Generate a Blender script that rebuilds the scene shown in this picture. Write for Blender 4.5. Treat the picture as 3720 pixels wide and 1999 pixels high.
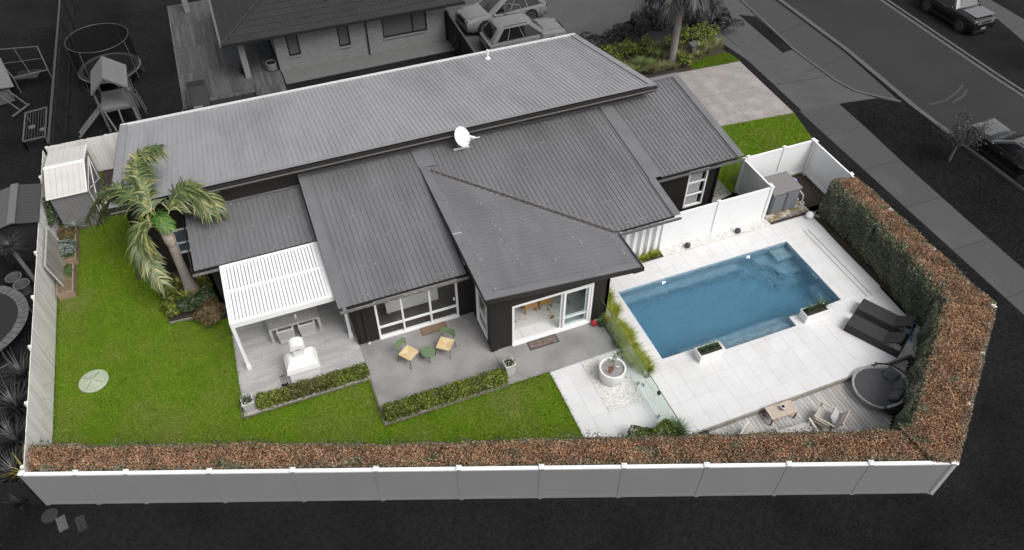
import bpy, bmesh, math, random
import numpy as np
from mathutils import Vector, Matrix
from mathutils.geometry import tessellate_polygon
random.seed(7); RNG = np.random.default_rng(11)
for o in list(bpy.data.objects): bpy.data.objects.remove(o)
SC = bpy.context.scene; COL = SC.collection
R = math.radians
# ---------------------------------------------------------------- camera, sky, sun, exposure
cam = bpy.data.cameras.new('camera'); CAM = bpy.data.objects.new('camera', cam); COL.objects.link(CAM)
CAM.location = (-10.992, -13.357, 21.471); CAM.rotation_euler = (math.pi/2-0.8058, 0, -0.3743)
cam.sensor_width = 36; cam.lens = 26.583; cam.clip_end = 600; cam.clip_start = .5
SC.camera = CAM
W = bpy.data.worlds.new('World'); SC.world = W; W.use_nodes = True
nt = W.node_tree; nt.nodes.clear()
wo = nt.nodes.new('ShaderNodeOutputWorld'); bg = nt.nodes.new('ShaderNodeBackground')
sky = nt.nodes.new('ShaderNodeTexSky'); sky.sky_type = 'NISHITA'; sky.sun_disc = False
SUN_EL, SUN_AZ = R(54), R(152)          # azimuth clockwise from +Y: a high veiled sun to the right
sky.sun_elevation = SUN_EL; sky.sun_rotation = SUN_AZ; sky.air_density = 1.0; sky.dust_density = 5.0; sky.ozone_density = 1.0
hs = nt.nodes.new('ShaderNodeHueSaturation'); hs.inputs['Saturation'].default_value = .22   # cloud cover takes the blue out
nt.links.new(sky.outputs[0], hs.inputs['Color']); nt.links.new(hs.outputs[0], bg.inputs[0]); nt.links.new(bg.outputs[0], wo.inputs[0])
bg.inputs[1].default_value = .13
sl = bpy.data.lights.new('sun', 'SUN'); sl.energy = 1.3; sl.angle = R(30); sl.color = (1, .98, .955)
so = bpy.data.objects.new('sun', sl); COL.objects.link(so)
d = Vector((math.sin(SUN_AZ)*math.cos(SUN_EL), math.cos(SUN_AZ)*math.cos(SUN_EL), math.sin(SUN_EL)))
so.rotation_euler = d.to_track_quat('Z', 'Y').to_euler(); so.location = (0, 0, 40)
SC.view_settings.view_transform = 'Standard'; SC.view_settings.look = 'None'; SC.view_settings.exposure = .25; SC.view_settings.gamma = 1
SC.view_settings.use_curve_mapping = False
# ---------------------------------------------------------------- materials
MATS = {}
def mat(name, c, c2=None, scale=4., rough=.6, bump=0., bscale=None, stretch=None, metal=0., spec=.5, rand=0., detail=5., island=None,
        coords='world', contrast=(.35, .65), c3=None, s3=.35, w3=(.5, .7), coat=0., sheen=0.):
    if name in MATS: return MATS[name]
    m = bpy.data.materials.new(name); m.use_nodes = True; MATS[name] = m
    t = m.node_tree; L = t.links; N = t.nodes; b = N['Principled BSDF']
    b.inputs['Roughness'].default_value = rough; b.inputs['Metallic'].default_value = metal; b.inputs['Specular IOR Level'].default_value = spec
    if coat: b.inputs['Coat Weight'].default_value = coat; b.inputs['Coat Roughness'].default_value = .08
    if coords == 'world': g = N.new('ShaderNodeNewGeometry'); vec = g.outputs['Position']
    else: g = N.new('ShaderNodeTexCoord'); vec = g.outputs['Object']
    if stretch:
        mp = N.new('ShaderNodeMapping'); mp.inputs['Scale'].default_value = stretch; L.new(vec, mp.inputs[0]); vec = mp.outputs[0]
        if coords != 'world':
            oi = N.new('ShaderNodeObjectInfo'); va = N.new('ShaderNodeVectorMath'); va.operation = 'MULTIPLY_ADD'
            L.new(oi.outputs['Random'], va.inputs[0]); va.inputs[1].default_value = (37, 53, 71); L.new(vec, va.inputs[2]); vec = va.outputs[0]
    out = None
    if island:
        ge = N.new('ShaderNodeNewGeometry'); rp = N.new('ShaderNodeValToRGB'); L.new(ge.outputs['Random Per Island'], rp.inputs[0])
        cr = rp.color_ramp
        while len(cr.elements) < len(island): cr.elements.new(.5)
        for i, k in enumerate(island): cr.elements[i].position = i/(len(island)-1); cr.elements[i].color = (*k, 1)
        out = rp.outputs[0]
        if c2:   # large patches shift the whole hue
            nz = N.new('ShaderNodeTexNoise'); nz.inputs['Scale'].default_value = scale; nz.inputs['Detail'].default_value = 3; L.new(vec, nz.inputs['Vector'])
            rr = N.new('ShaderNodeMapRange'); rr.inputs[1].default_value = contrast[0]; rr.inputs[2].default_value = contrast[1]; L.new(nz.outputs[0], rr.inputs[0])
            mx = N.new('ShaderNodeMix'); mx.data_type = 'RGBA'; mx.blend_type = 'MULTIPLY'; L.new(rr.outputs[0], mx.inputs[0]); L.new(out, mx.inputs[6]); mx.inputs[7].default_value = (*c2, 1); out = mx.outputs[2]
    elif c2:
        nz = N.new('ShaderNodeTexNoise'); nz.inputs['Scale'].default_value = scale; nz.inputs['Detail'].default_value = detail; nz.inputs['Roughness'].default_value = .62; L.new(vec, nz.inputs['Vector'])
        rr = N.new('ShaderNodeMapRange'); rr.inputs[1].default_value = contrast[0]; rr.inputs[2].default_value = contrast[1]; L.new(nz.outputs[0], rr.inputs[0])
        mx = N.new('ShaderNodeMix'); mx.data_type = 'RGBA'; L.new(rr.outputs[0], mx.inputs[0]); mx.inputs[6].default_value = (*c, 1); mx.inputs[7].default_value = (*c2, 1); out = mx.outputs[2]
    if c3:
        n3 = N.new('ShaderNodeTexNoise'); n3.inputs['Scale'].default_value = s3; n3.inputs['Detail'].default_value = 4; L.new(vec, n3.inputs['Vector'])
        r3 = N.new('ShaderNodeMapRange'); r3.inputs[1].default_value = w3[0]; r3.inputs[2].default_value = w3[1]; L.new(n3.outputs[0], r3.inputs[0])
        m3 = N.new('ShaderNodeMix'); m3.data_type = 'RGBA'; L.new(r3.outputs[0], m3.inputs[0]); m3.inputs[7].default_value = (*c3, 1)
        if out: L.new(out, m3.inputs[6])
        else: m3.inputs[6].default_value = (*c, 1)
        out = m3.outputs[2]
    if rand:
        oi = N.new('ShaderNodeObjectInfo'); mr = N.new('ShaderNodeMapRange'); mr.inputs[3].default_value = 1-rand; mr.inputs[4].default_value = 1+rand
        L.new(oi.outputs['Random'], mr.inputs[0]); hv = N.new('ShaderNodeHueSaturation'); L.new(mr.outputs[0], hv.inputs['Value'])
        if out: L.new(out, hv.inputs['Color'])
        else: hv.inputs['Color'].default_value = (*c, 1)
        out = hv.outputs[0]
    if out: L.new(out, b.inputs['Base Color'])
    else: b.inputs['Base Color'].default_value = (*c, 1)
    if bump:
        nb = N.new('ShaderNodeTexNoise'); nb.inputs['Scale'].default_value = bscale or scale*4; nb.inputs['Detail'].default_value = 4; L.new(vec, nb.inputs['Vector'])
        bp = N.new('ShaderNodeBump'); bp.inputs['Strength'].default_value = min(1, bump); bp.inputs['Distance'].default_value = .02; L.new(nb.outputs[0], bp.inputs['Height']); L.new(bp.outputs[0], b.inputs['Normal'])
    return m
def schlick(t, f0=.05, nrm=None):       # same reflectance from both sides of a thin pane
    N = t.nodes; lw = N.new('ShaderNodeLayerWeight'); lw.inputs[0].default_value = .5; p = N.new('ShaderNodeMath'); p.operation = 'POWER'; p.inputs[1].default_value = 5; t.links.new(lw.outputs['Facing'], p.inputs[0])
    if nrm: t.links.new(nrm, lw.inputs['Normal'])
    m = N.new('ShaderNodeMath'); m.operation = 'MULTIPLY_ADD'; m.inputs[1].default_value = 1-f0; m.inputs[2].default_value = f0; t.links.new(p.outputs[0], m.inputs[0]); return m.outputs[0]
def glass(name, tint=(.86, .93, .92), rough=.0):
    if name in MATS: return MATS[name]
    m = bpy.data.materials.new(name); m.use_nodes = True; MATS[name] = m; t = m.node_tree; N = t.nodes; L = t.links; N.clear()
    o = N.new('ShaderNodeOutputMaterial'); tr = N.new('ShaderNodeBsdfTransparent'); tr.inputs[0].default_value = (*tint, 1); gl = N.new('ShaderNodeBsdfGlossy'); gl.inputs['Roughness'].default_value = rough
    mx = N.new('ShaderNodeMixShader'); L.new(schlick(t), mx.inputs[0]); L.new(tr.outputs[0], mx.inputs[1]); L.new(gl.outputs[0], mx.inputs[2]); L.new(mx.outputs[0], o.inputs[0])
    return m
# ---------------------------------------------------------------- mesh helpers
class MB:
    def __init__(s): s.v = []; s.f = []
    def add(s, vs, fs):
        n = len(s.v); s.v += [tuple(p) for p in vs]; s.f += [tuple(n+i for i in q) for q in fs]; return s
    def box(s, x0, y0, z0, x1, y1, z1):
        return s.add([(x0,y0,z0),(x1,y0,z0),(x1,y1,z0),(x0,y1,z0),(x0,y0,z1),(x1,y0,z1),(x1,y1,z1),(x0,y1,z1)], [(0,3,2,1),(4,5,6,7),(0,1,5,4),(1,2,6,5),(2,3,7,6),(3,0,4,7)])
    def bar(s, p, q, w, h, up=(0,0,1)):      # box beam from p to q
        p = Vector(p); q = Vector(q); d = (q-p).normalized(); u = Vector(up); sd = d.cross(u)
        if sd.length < 1e-4: sd = d.cross(Vector((0,1,0)))
        sd.normalize(); u = sd.cross(d); a = sd*w/2; b = u*h/2
        return s.add([p-a-b, p+a-b, p+a+b, p-a+b, q-a-b, q+a-b, q+a+b, q-a+b], [(0,1,2,3),(7,6,5,4),(0,4,5,1),(1,5,6,2),(2,6,7,3),(3,7,4,0)])
    def cyl(s, p, q, r0, r1=None, n=12, cap=True):
        r1 = r0 if r1 is None else r1; p = Vector(p); q = Vector(q); d = (q-p).normalized(); a = d.orthogonal().normalized(); b = d.cross(a)
        k = [(a*math.cos(2*math.pi*i/n)+b*math.sin(2*math.pi*i/n)) for i in range(n)]
        vs = [p+e*r0 for e in k]+[q+e*r1 for e in k]; fs = [(i,(i+1)%n,n+(i+1)%n,n+i) for i in range(n)]
        if cap: fs += [tuple(range(n-1,-1,-1)), tuple(range(n,2*n))]
        return s.add(vs, fs)
    def tube(s, pts, r, n=8):
        for a, b in zip(pts, pts[1:]): s.cyl(a, b, r, r, n)
        return s
    def lathe(s, prof, c=(0,0,0), n=24, sy=1.):
        vs = []; fs = []
        for r, z in prof:
            for i in range(n): a = 2*math.pi*i/n; vs.append((c[0]+r*math.cos(a), c[1]+r*sy*math.sin(a), c[2]+z))
        for j in range(len(prof)-1):
            for i in range(n): fs.append((j*n+i, j*n+(i+1)%n, (j+1)*n+(i+1)%n, (j+1)*n+i))
        fs.append(tuple(range(n-1,-1,-1))); fs.append(tuple((len(prof)-1)*n+i for i in range(n)))
        return s.add(vs, fs)
    def prism(s, poly, z0, z1):
        n = len(poly); z0f = z0 if callable(z0) else (lambda x, y: z0); z1f = z1 if callable(z1) else (lambda x, y: z1)
        if sum(poly[i][0]*poly[(i+1)%n][1]-poly[(i+1)%n][0]*poly[i][1] for i in range(n)) < 0: poly = poly[::-1]
        vs = [(x,y,z0f(x,y)) for x,y in poly]+[(x,y,z1f(x,y)) for x,y in poly]
        tri = tessellate_polygon([[Vector((x,y,0)) for x,y in poly]])
        def up(t):
            a, b, c = (poly[i] for i in t); return t if (b[0]-a[0])*(c[1]-a[1])-(c[0]-a[0])*(b[1]-a[1]) > 0 else (t[0], t[2], t[1])
        tri = [up(t) for t in tri]
        return s.add(vs, [(t[0]+n, t[1]+n, t[2]+n) for t in tri]+[(t[0], t[2], t[1]) for t in tri]+[(i,(i+1)%n,n+(i+1)%n,n+i) for i in range(n)])
    def quad(s, a, b, c, d): return s.add([a,b,c,d], [(0,1,2,3)])
    def sphere(s, c, r, n=14, m=8, sz=1.):
        prof = [(max(1e-3, r*math.sin(math.pi*j/m)), -r*sz*math.cos(math.pi*j/m)) for j in range(m+1)]
        return s.lathe(prof, c, n)
    def pillow(s, c, sx, sy, h, rz=0, tilt=None, n=8, pw=.55):
        M = Matrix.Translation(c) @ (tilt or Matrix.Rotation(rz, 4, 'Z')); vs = []; fs = []
        for sg in (1, -1):
            b = len(vs)
            for i in range(n+1):
                for j in range(n+1):
                    u = 2*i/n-1; v = 2*j/n-1; t = max(0, (1-u**4)*(1-v**4))**pw; k = 1-.06*(1-abs(u)**2)*(abs(v)**3)
                    vs.append(M @ Vector((u*sx/2*(1-.05*(1-v*v)*abs(u)), v*sy/2*(1-.05*(1-u*u)*abs(v)), sg*h/2*t)))
            for i in range(n):
                for j in range(n):
                    q = (b+i*(n+1)+j, b+(i+1)*(n+1)+j, b+(i+1)*(n+1)+j+1, b+i*(n+1)+j+1); fs.append(q if sg > 0 else q[::-1])
        return s.add(vs, fs)
    def mesh(s, name):
        me = bpy.data.meshes.new(name); me.from_pydata([tuple(p) for p in s.v], [], s.f); me.update(); return me
    def build(s, name, m, parent=None, smooth=False, loc=None, rz=0):
        me = s.mesh(name); me.materials.append(m)
        if smooth: me.polygons.foreach_set('use_smooth', [True]*len(me.polygons)); me.set_sharp_from_angle(angle=R(40))
        return link(name, me, parent, loc, rz)
def link(name, me, parent=None, loc=None, rz=0):
    o = bpy.data.objects.new(name, me); COL.objects.link(o)
    if parent: o.parent = parent
    if loc is not None: o.location = loc
    if rz: o.rotation_euler = (0, 0, rz)
    return o
def tag(o, label, cat, group=None):
    o['label'] = label; o['category'] = cat
    if group: o['group'] = group
    return o
def thing(name, label, cat, loc=(0,0,0), rz=0, group=None):
    o = bpy.data.objects.new(name, None); COL.objects.link(o); o.location = loc; o.rotation_euler = (0,0,rz); o.empty_display_size = .2
    return tag(o, label, cat, group)
def struct(o): o['kind'] = 'structure'; return o
def stuff(o): o['kind'] = 'stuff'; return o
def npmesh(name, V, F, m, parent=None):          # big meshes from arrays; F is (n,3) or (n,4)
    me = bpy.data.meshes.new(name); k = F.shape[1]; me.vertices.add(len(V)); me.vertices.foreach_set('co', V.astype(np.float32).ravel())
    me.loops.add(F.size); me.loops.foreach_set('vertex_index', F.astype(np.int32).ravel()); me.polygons.add(len(F)); me.polygons.foreach_set('loop_start', np.arange(0, F.size, k, dtype=np.int32))
    me.update(calc_edges=True); me.materials.append(m); return link(name, me, parent)
def sheet(name, loops, z, m, parent=None):       # flat polygon with holes
    pts = [Vector((x, y, 0)) for l in loops for x, y in l]; tri = tessellate_polygon([[Vector((x, y, 0)) for x, y in l] for l in loops])
    fs = []
    for t in tri:
        a, b, c = (pts[i] for i in t); fs.append(t if (b-a).cross(c-a).z > 0 else (t[0], t[2], t[1]))
    b = MB().add([(p.x, p.y, z) for p in pts], fs); return b.build(name, m, parent)
def copy_tree(o, parent=None):
    c = o.copy(); COL.objects.link(c); c.parent = parent
    for ch in list(o.children): copy_tree(ch, c)
    return c
# ---------------------------------------------------------------- foliage helpers
def inpoly(P, poly):
    x, y = P[:, 0], P[:, 1]; r = np.zeros(len(P), bool); n = len(poly)
    for i in range(n):
        x0, y0 = poly[i]; x1, y1 = poly[(i+1) % n]
        if y0 == y1: continue
        c = ((y0 > y) != (y1 > y)) & (x < (x1-x0)*(y-y0)/(y1-y0)+x0); r ^= c
    return r
def poly_pts(poly, n, holes=()):
    a = np.array(poly); lo = a.min(0); hi = a.max(0); out = np.zeros((0, 2))
    while len(out) < n:
        P = lo+(hi-lo)*RNG.random((n*2, 2)); k = inpoly(P, poly)
        for h in holes: k &= ~inpoly(P, h)
        out = np.vstack([out, P[k]])
    return out[:n]
def rotn(n): v = RNG.normal(size=(n, 3)); return v/np.linalg.norm(v, axis=1, keepdims=True)
def leaves(P, N, L, Wd, tilt=.8):                # one rhombic leaf per point
    n = len(P); nn = N+rotn(n)*tilt; nn /= np.linalg.norm(nn, axis=1, keepdims=True)
    a = np.cross(nn, rotn(n)); a /= np.linalg.norm(a, axis=1, keepdims=True); b = np.cross(nn, a)
    s = (L*(.6+.8*RNG.random(n)))[:, None]; w = s*(Wd/L)
    V = np.stack([P-a*s*.5, P+b*w*.5+a*s*.05, P+a*s*.5+nn*s*.1, P-b*w*.5+a*s*.05], 1).reshape(-1, 3)
    return V, np.arange(4*n).reshape(-1, 4)
def blob_pts(c, r, n, lump=.25, flat=0.):
    d = rotn(n); d[:, 2] = np.where(d[:, 2] < flat, abs(d[:, 2]), d[:, 2]); ph = RNG.random(6)*6.28
    f = 1+lump*(np.sin(d[:, 0]*3.1+ph[0])*np.sin(d[:, 1]*3.7+ph[1])+.6*np.sin(d[:, 2]*5+d[:, 0]*4+ph[2])+.5*np.sin(d[:, 1]*7+ph[3]))
    k = (RNG.random(n)**.33*.35+.68); return np.array(c)+d*np.array(r)*(f*k)[:, None], d
def bush(parent, name, c, r, n, L, Wd, m, core=None, lump=.25, tilt=.8):
    P, N = blob_pts(c, r, n, lump); V, F = leaves(P, N, L, Wd, tilt); o = npmesh(name, V, F, m, parent); stuff(o)
    if core: MB().sphere(c, 1, 12, 8).build('inner_twigs', core, parent); q = parent.children[-1]; q.data.transform(Matrix.Translation(c) @ Matrix.Diagonal((r[0]*.52, r[1]*.52, r[2]*.55, 1)) @ Matrix.Translation([-x for x in c]))
    return o
def blades(C, n, length, spread, wid, up=1., lean=(0, 0), seg=3, droop=.5):   # arching grass blades from points C
    V = []; F = []; k = 0
    for c in C:
        for _ in range(n):
            a = RNG.random()*6.283; l = length*(.6+.6*RNG.random()); sp = spread*(.25+.9*RNG.random()); d = np.array([math.cos(a)*sp+lean[0], math.sin(a)*sp+lean[1]])
            w = np.array([-math.sin(a), math.cos(a), 0])*wid/2; b = np.array([c[0]+math.cos(a)*.03, c[1]+math.sin(a)*.03, c[2]])
            for i in range(seg+1):
                t = i/seg; p = b+np.array([d[0]*t*l*(.5+.5*t), d[1]*t*l*(.5+.5*t), l*up*(t-droop*t*t)]); ww = w*(1-t*.92); V += [p-ww, p+ww]
            F += [(k+2*i, k+2*i+1, k+2*i+3, k+2*i+2) for i in range(seg)]; k += 2*(seg+1)
    return np.array(V), np.array(F)
def merge(parts):
    Vs = []; Fs = []; k = 0
    for V, F in parts: Vs.append(V); Fs.append(F+k); k += len(V)
    return np.vstack(Vs), np.vstack(Fs)
# ---------------------------------------------------------------- palette
white = mat('white_paint', (.82,.825,.825), (.785,.79,.79), 1.2, .45)
white2 = mat('white_powdercoat', (.84,.842,.842), rough=.35)
black = mat('black_cladding', (.013,.0105,.0095), (.018,.015,.0135), 3, .62, bump=.3, bscale=18, stretch=(6,6,.5))
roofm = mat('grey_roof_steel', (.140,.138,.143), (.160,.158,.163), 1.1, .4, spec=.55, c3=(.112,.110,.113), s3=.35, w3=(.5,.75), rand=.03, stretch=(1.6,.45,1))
roofl = mat('roof_steel_sky_glare', (.29,.288,.296), (.32,.318,.326), 1.1, .4, spec=.6, c3=(.225,.223,.228), s3=.35, w3=(.5,.75), rand=.025, stretch=(1.6,.45,1))  # same steel as the lower roofs, with sky glare painted into the colour
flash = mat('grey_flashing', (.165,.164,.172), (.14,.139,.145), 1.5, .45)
flashl = mat('flashing_sky_glare', (.28,.278,.287), (.245,.243,.25), 1.5, .45)  # lighter copy of the flashing, brightened by the same painted sky glare
lichen = mat('lichen_gutter', (.15,.148,.142), (.36,.35,.31), 7, .8, contrast=(.5,.72))
fasc = mat('dark_fascia', (.02,.018,.017), rough=.5)
tile = mat('pale_stone_tile', (.665,.665,.667), (.63,.628,.625), 2.2, .6, rand=.03, bump=.12, bscale=40, c3=(.565,.555,.535), s3=.8, w3=(.55,.82))
joint = mat('tile_joint', (.60,.59,.58), (.50,.49,.48), 9, .9)
agg = mat('exposed_aggregate', (.36,.35,.342), (.23,.222,.217), 55, .85, contrast=(.38,.62), bump=.4, bscale=90, c3=(.20,.19,.185), s3=.9, w3=(.42,.70))
agg2 = mat('pale_concrete', (.50,.495,.49), (.34,.335,.33), 34, .85, contrast=(.36,.62), bump=.4, bscale=60, c3=(.35,.345,.34), s3=2.2, w3=(.46,.60), stretch=(.45,1.5,1))
conc = mat('driveway_concrete', (.30,.275,.26), (.235,.213,.20), 9, .9, detail=9, c3=(.35,.325,.31), s3=1.3, w3=(.46,.70))
lawnm = mat('lawn_green', (.082,.158,.006), (.128,.212,.013), 2.0, .85, spec=.1, contrast=(.3,.7), c3=(.165,.175,.05), s3=.42, w3=(.46,.72), bump=.8, bscale=60)
blade = mat('grass_blades', (.09,.16,.012), island=[(.058,.12,.005),(.115,.205,.009),(.165,.265,.016),(.26,.31,.055)], c2=(.78,.84,.85), scale=.7, rough=.6, spec=.15)
darklawn = mat('dark_grey_turf', (.0105,.0105,.0105), (.0185,.0185,.0185), 5, .95, spec=.1, contrast=(.3,.7), bump=.8, bscale=45, c3=(.0075,.0075,.0075), s3=.3, w3=(.45,.7))
dblade = mat('dark_grey_grass_blades', (.02,.02,.02), island=[(.007,.007,.007),(.014,.014,.014),(.030,.030,.030)], rough=.7, spec=.1)
soil = mat('dark_soil', (.030,.022,.017), (.075,.056,.042), 14, .95, contrast=(.4,.7), bump=.8, bscale=50)
timber = mat('weathered_timber', (.34,.315,.275), (.22,.205,.18), 5, .85, stretch=(1,1,.12), coords='obj', rand=.16)
timber_e = mat('edging_timber', (.20,.17,.135), (.12,.10,.08), 6, .9)
core = mat('hedge_twigs', (.022,.018,.012), (.012,.014,.008), 12, .95)
# ---------------------------------------------------------------- ground
HOLE = [(-.05,3.52),(9.2,3.52),(9.2,-2.5),(4.9,-5.85),(-.05,-4.2)]
struct(sheet('ground', [[(-240,-160),(260,-160),(260,320),(-240,320)], HOLE], 0, darklawn))
LAWN = [(-20.05,2.05),(-14.2,-.15),(-9,-2.1),(-3.96,-4.0),(-3.96,.93),(-5.4,.95),(-9.86,.92),(-9.86,2.93),(-14.2,2.93),(-14.12,7.3),(-15.2,8.0),(-16.2,8.1),(-16.35,10.4),(-17.2,11.6),(-17.2,15.4),(-18.3,15.4),(-18.3,18.6),(-20.05,18.6)]
struct(sheet('lawn', [[(-20.05,2.05),(-14.2,-.15),(-9,-2.1),(-3.9,-4.0),(-3.9,1.1),(-9.7,1.1),(-9.7,3.1),(-13.9,3.1),(-13.9,7.9),(-15.2,8.2),(-16.1,8.3),(-16.25,10.4),(-17.1,11.6),(-17.1,15.4),(-18.3,15.4),(-18.3,18.6),(-20.05,18.6)]], .008, lawnm))
FL = [(6.0,6.95),(12.7,6.95),(13.28,9.6),(13.62,11.08),(9.6,11.42),(6.0,11.5)]
struct(sheet('front_lawn', [FL], .008, lawnm))
FL2 = [(11.0,16.42),(13.85,16.2),(13.75,17.2),(12.3,17.25),(11.2,17.0)]
def grass(name, poly, n, m, z=.006, h=.05, w=.02, holes=()):
    P = poly_pts(poly, n, holes); a = RNG.random(n)*6.283; hh = h*(.5+RNG.random(n)); le = RNG.normal(size=(n,2))*h*.5
    b = np.c_[P, np.full(n, z)]; s = np.c_[np.cos(a), np.sin(a), np.zeros(n)]*w/2; t = b+np.c_[le, hh]
    V = np.stack([b-s, b+s, t], 1).reshape(-1, 3); return stuff(npmesh(name, V, np.arange(3*n).reshape(-1,3), m))
def fringe(name, label, lines, per, m, h=.075):
    C = []
    for a, b in lines:
        n = int(math.dist(a, b)*per); s = RNG.random(n)[:,None]; C.append(np.array(a)+s*(np.array(b)-np.array(a))+RNG.normal(size=(n,2))*.028)
    P = np.vstack(C); n = len(P); a = RNG.random(n)*6.283; b = np.c_[P, np.full(n,.006)]; s = np.c_[np.cos(a),np.sin(a),np.zeros(n)]*.011; t = b+np.c_[RNG.normal(size=(n,2))*h*.6, h*(.4+RNG.random(n))]
    return tag(stuff(npmesh(name, np.stack([b-s,b+s,t],1).reshape(-1,3), np.arange(3*n).reshape(-1,3), m)), label, 'grass')
fringe('lawn_edge_grass', 'longer ragged grass along the edges of the back lawn', [((-3.97,.9),(-3.97,-3.4)),((-9.88,.88),(-3.97,.92)),((-14.22,2.88),(-9.9,2.88)),((-9.92,.9),(-9.92,2.9)),((-14.18,2.9),(-14.1,7.3)),((-20.03,3),(-20.03,11)),((-19.36,10.9),(-19.36,14.7)),((-16.2,8.05),(-15.1,8.0)),((-16.3,8.2),(-16.35,10.4)),((-19.3,14.9),(-18.3,14.9))], 170, blade)
tag(grass('lawn_grass', LAWN, 170000, blade), 'mown green grass of the back lawn', 'grass')
tag(grass('front_lawn_grass', FL, 42000, blade), 'mown green grass beside the front driveway', 'grass')
# patio slabs, path, drive
def slab(name, poly, z0, z1, m): return struct(MB().prism(poly, z0, z1).build(name, m))
slab('pergola_patio', [(-14.16,2.97),(-9.862,2.97),(-9.862,9.2),(-14.06,9.2)], -.01, .022, agg2)
slab('house_patio', [(-9.85,1.0),(-5.486,1.0),(-5.486,4.75),(-9.85,4.75)], -.01, .022, agg)
slab('dining_patio', [(-5.474,.95),(-1.27,.95),(-1.27,2.75),(-5.474,2.75)], -.01, .022, agg)
DR = MB();
drv = struct(sheet('driveway', [[(4.5,16.75),(13.83,16.2),(13.62,11.08),(9.6,11.42),(4.5,11.55)]], .012, conc))
gap = mat('saw_cut', (.13,.12,.11), rough=.9)
for a, b in (((9.0,14.0),(13.7,13.7)), ((11.4,16.3),(11.2,11.3))): MB().bar((*a,.0125),(*b,.0125),.018,.004).build('control_joint', gap, drv)
struct(sheet('side_path', [[(6.2,6.6),(7.3,6.9),(7.3,8.6),(6.2,8.8)]], .012, agg))
struct(sheet('front_garden_soil', [[(3.8,16.75),(11.05,16.4),(12.2,17.3),(13.7,17.25),(13.75,19.3),(3.8,19.5)]], .010, soil))
struct(sheet('front_garden_turf', [FL2], .013, lawnm)); tag(grass('front_garden_grass', FL2, 9000, blade, .012), 'small patch of grass below the letterbox garden', 'grass')
struct(sheet('pump_yard_soil', [[(7.55,4.5),(11.05,4.5),(11.05,6.95),(7.55,6.95)]], .010, soil))
struct(sheet('hedge_soil', [[(9.64,4.9),(11.05,4.9),(11.05,-3.2),(5.3,-7.5),(-4.1,-3.95),(-4.0,-3.2),(-.6,-3.6),(-.06,-4.15)]+[(4.85,-5.8),(9.16,-2.48),(9.64,-2.2)]], .010, soil))
struct(sheet('palm_garden_soil', [[(-16.2,8.14),(-14.1,7.6),(-14.1,10.9),(-16.4,10.9)]], .012, soil))
struct(sheet('side_soil', [[(-17.25,10.9),(-16.3,10.9),(-16.3,18.6),(-18.4,18.6),(-18.4,15.3),(-17.25,15.3)]], .012, soil))
# ---------------------------------------------------------------- paving: every tile a piece of its own
bed = struct(sheet('pool_terrace', [[(-.74,-3.04),(9.66,-3.04),(9.5,-1.3),(9.68,4.55),(-.74,4.55)], [(-.0,-.45),(0,3.467),(7.73,3.467),(7.73,0),(5.35,0),(5.35,-.45),(2.34,-.45),(2.34,0),(.0,0)][1:]], .024, joint))
G = .612; TC = {}
def paver(par, x0, y0, x1, y1, z1=.03, th=.0195):
    w, h = x1-x0-.006, y1-y0-.006
    if w < .04 or h < .04: return
    k = (round(w,3), round(h,3))
    if k not in TC:
        me = MB().box(-k[0]/2,-k[1]/2,-th,k[0]/2,k[1]/2,0).mesh('paver'); me.materials.append(tile); TC[k] = me
    link('paver', TC[k], par, ((x0+x1)/2, (y0+y1)/2, z1+random.uniform(-.0012,.0012)))
def pave(par, X0, Y0, X1, Y1, ox, oy, g=G, skip=None, wide=1):
    xs = [X0]+[ox+g*wide*i for i in range(-60,60) if X0+.03 < ox+g*wide*i < X1-.03]+[X1]; ys = [Y0]+[oy+g*i for i in range(-60,60) if Y0+.03 < oy+g*i < Y1-.03]+[Y1]
    for a, b in zip(xs, xs[1:]):
        for c, e in zip(ys, ys[1:]):
            if skip and skip((a+b)/2, (c+e)/2): continue
            paver(par, a, c, b, e)
pave(bed, -.74, .0, 0, 4.5, -.38, .1)                                  # west of the pool
pave(bed, 0, 3.467, 9.66, 4.5, .24, 3.9)                               # north
pave(bed, 7.73, 0, 9.6, 3.467, 8.0, .1)                                # east
pave(bed, -.74, -.45, 2.34, 0, .24, -.2); pave(bed, 5.35, -.45, 9.5, 0, 5.95, -.2)
pave(bed, -.74, -3.04, 9.42, -.45, .235, -.63)                         # south
path = struct(sheet('garden_path', [[(-3.97,-4.0),(-.75,-4.0),(-.75,1.0),(-3.97,.93)],[(-2.77,-1.30),(-1.46,-1.30),(-1.46,.9),(-2.77,.9)]], .024, joint))
struct(sheet('pebble_underlay', [[(-2.78,-1.31),(-1.45,-1.31),(-1.45,.91),(-2.78,.91)]], .012, joint))
pave(path, -3.96, -3.6, -2.79, .91, -3.385, -.05); pave(path, -2.79, -3.6, -.76, -1.32, -2.19, -1.33)
pave(path, -1.45, -1.32, -1.0, .9, -1.45, -.05, wide=2)
# cover slot beside the pool
sl_ = thing('cover_track', 'long narrow grey slot for the pool cover in the pale tiles', 'track', (8.87,1.75,.0305))
MB().box(-.13,-2.0,0,-.09,2.0,.004).box(.09,-2.0,0,.13,2.0,.004).build('rail', mat('slot_grey', (.25,.25,.25), rough=.5), sl_)
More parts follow.
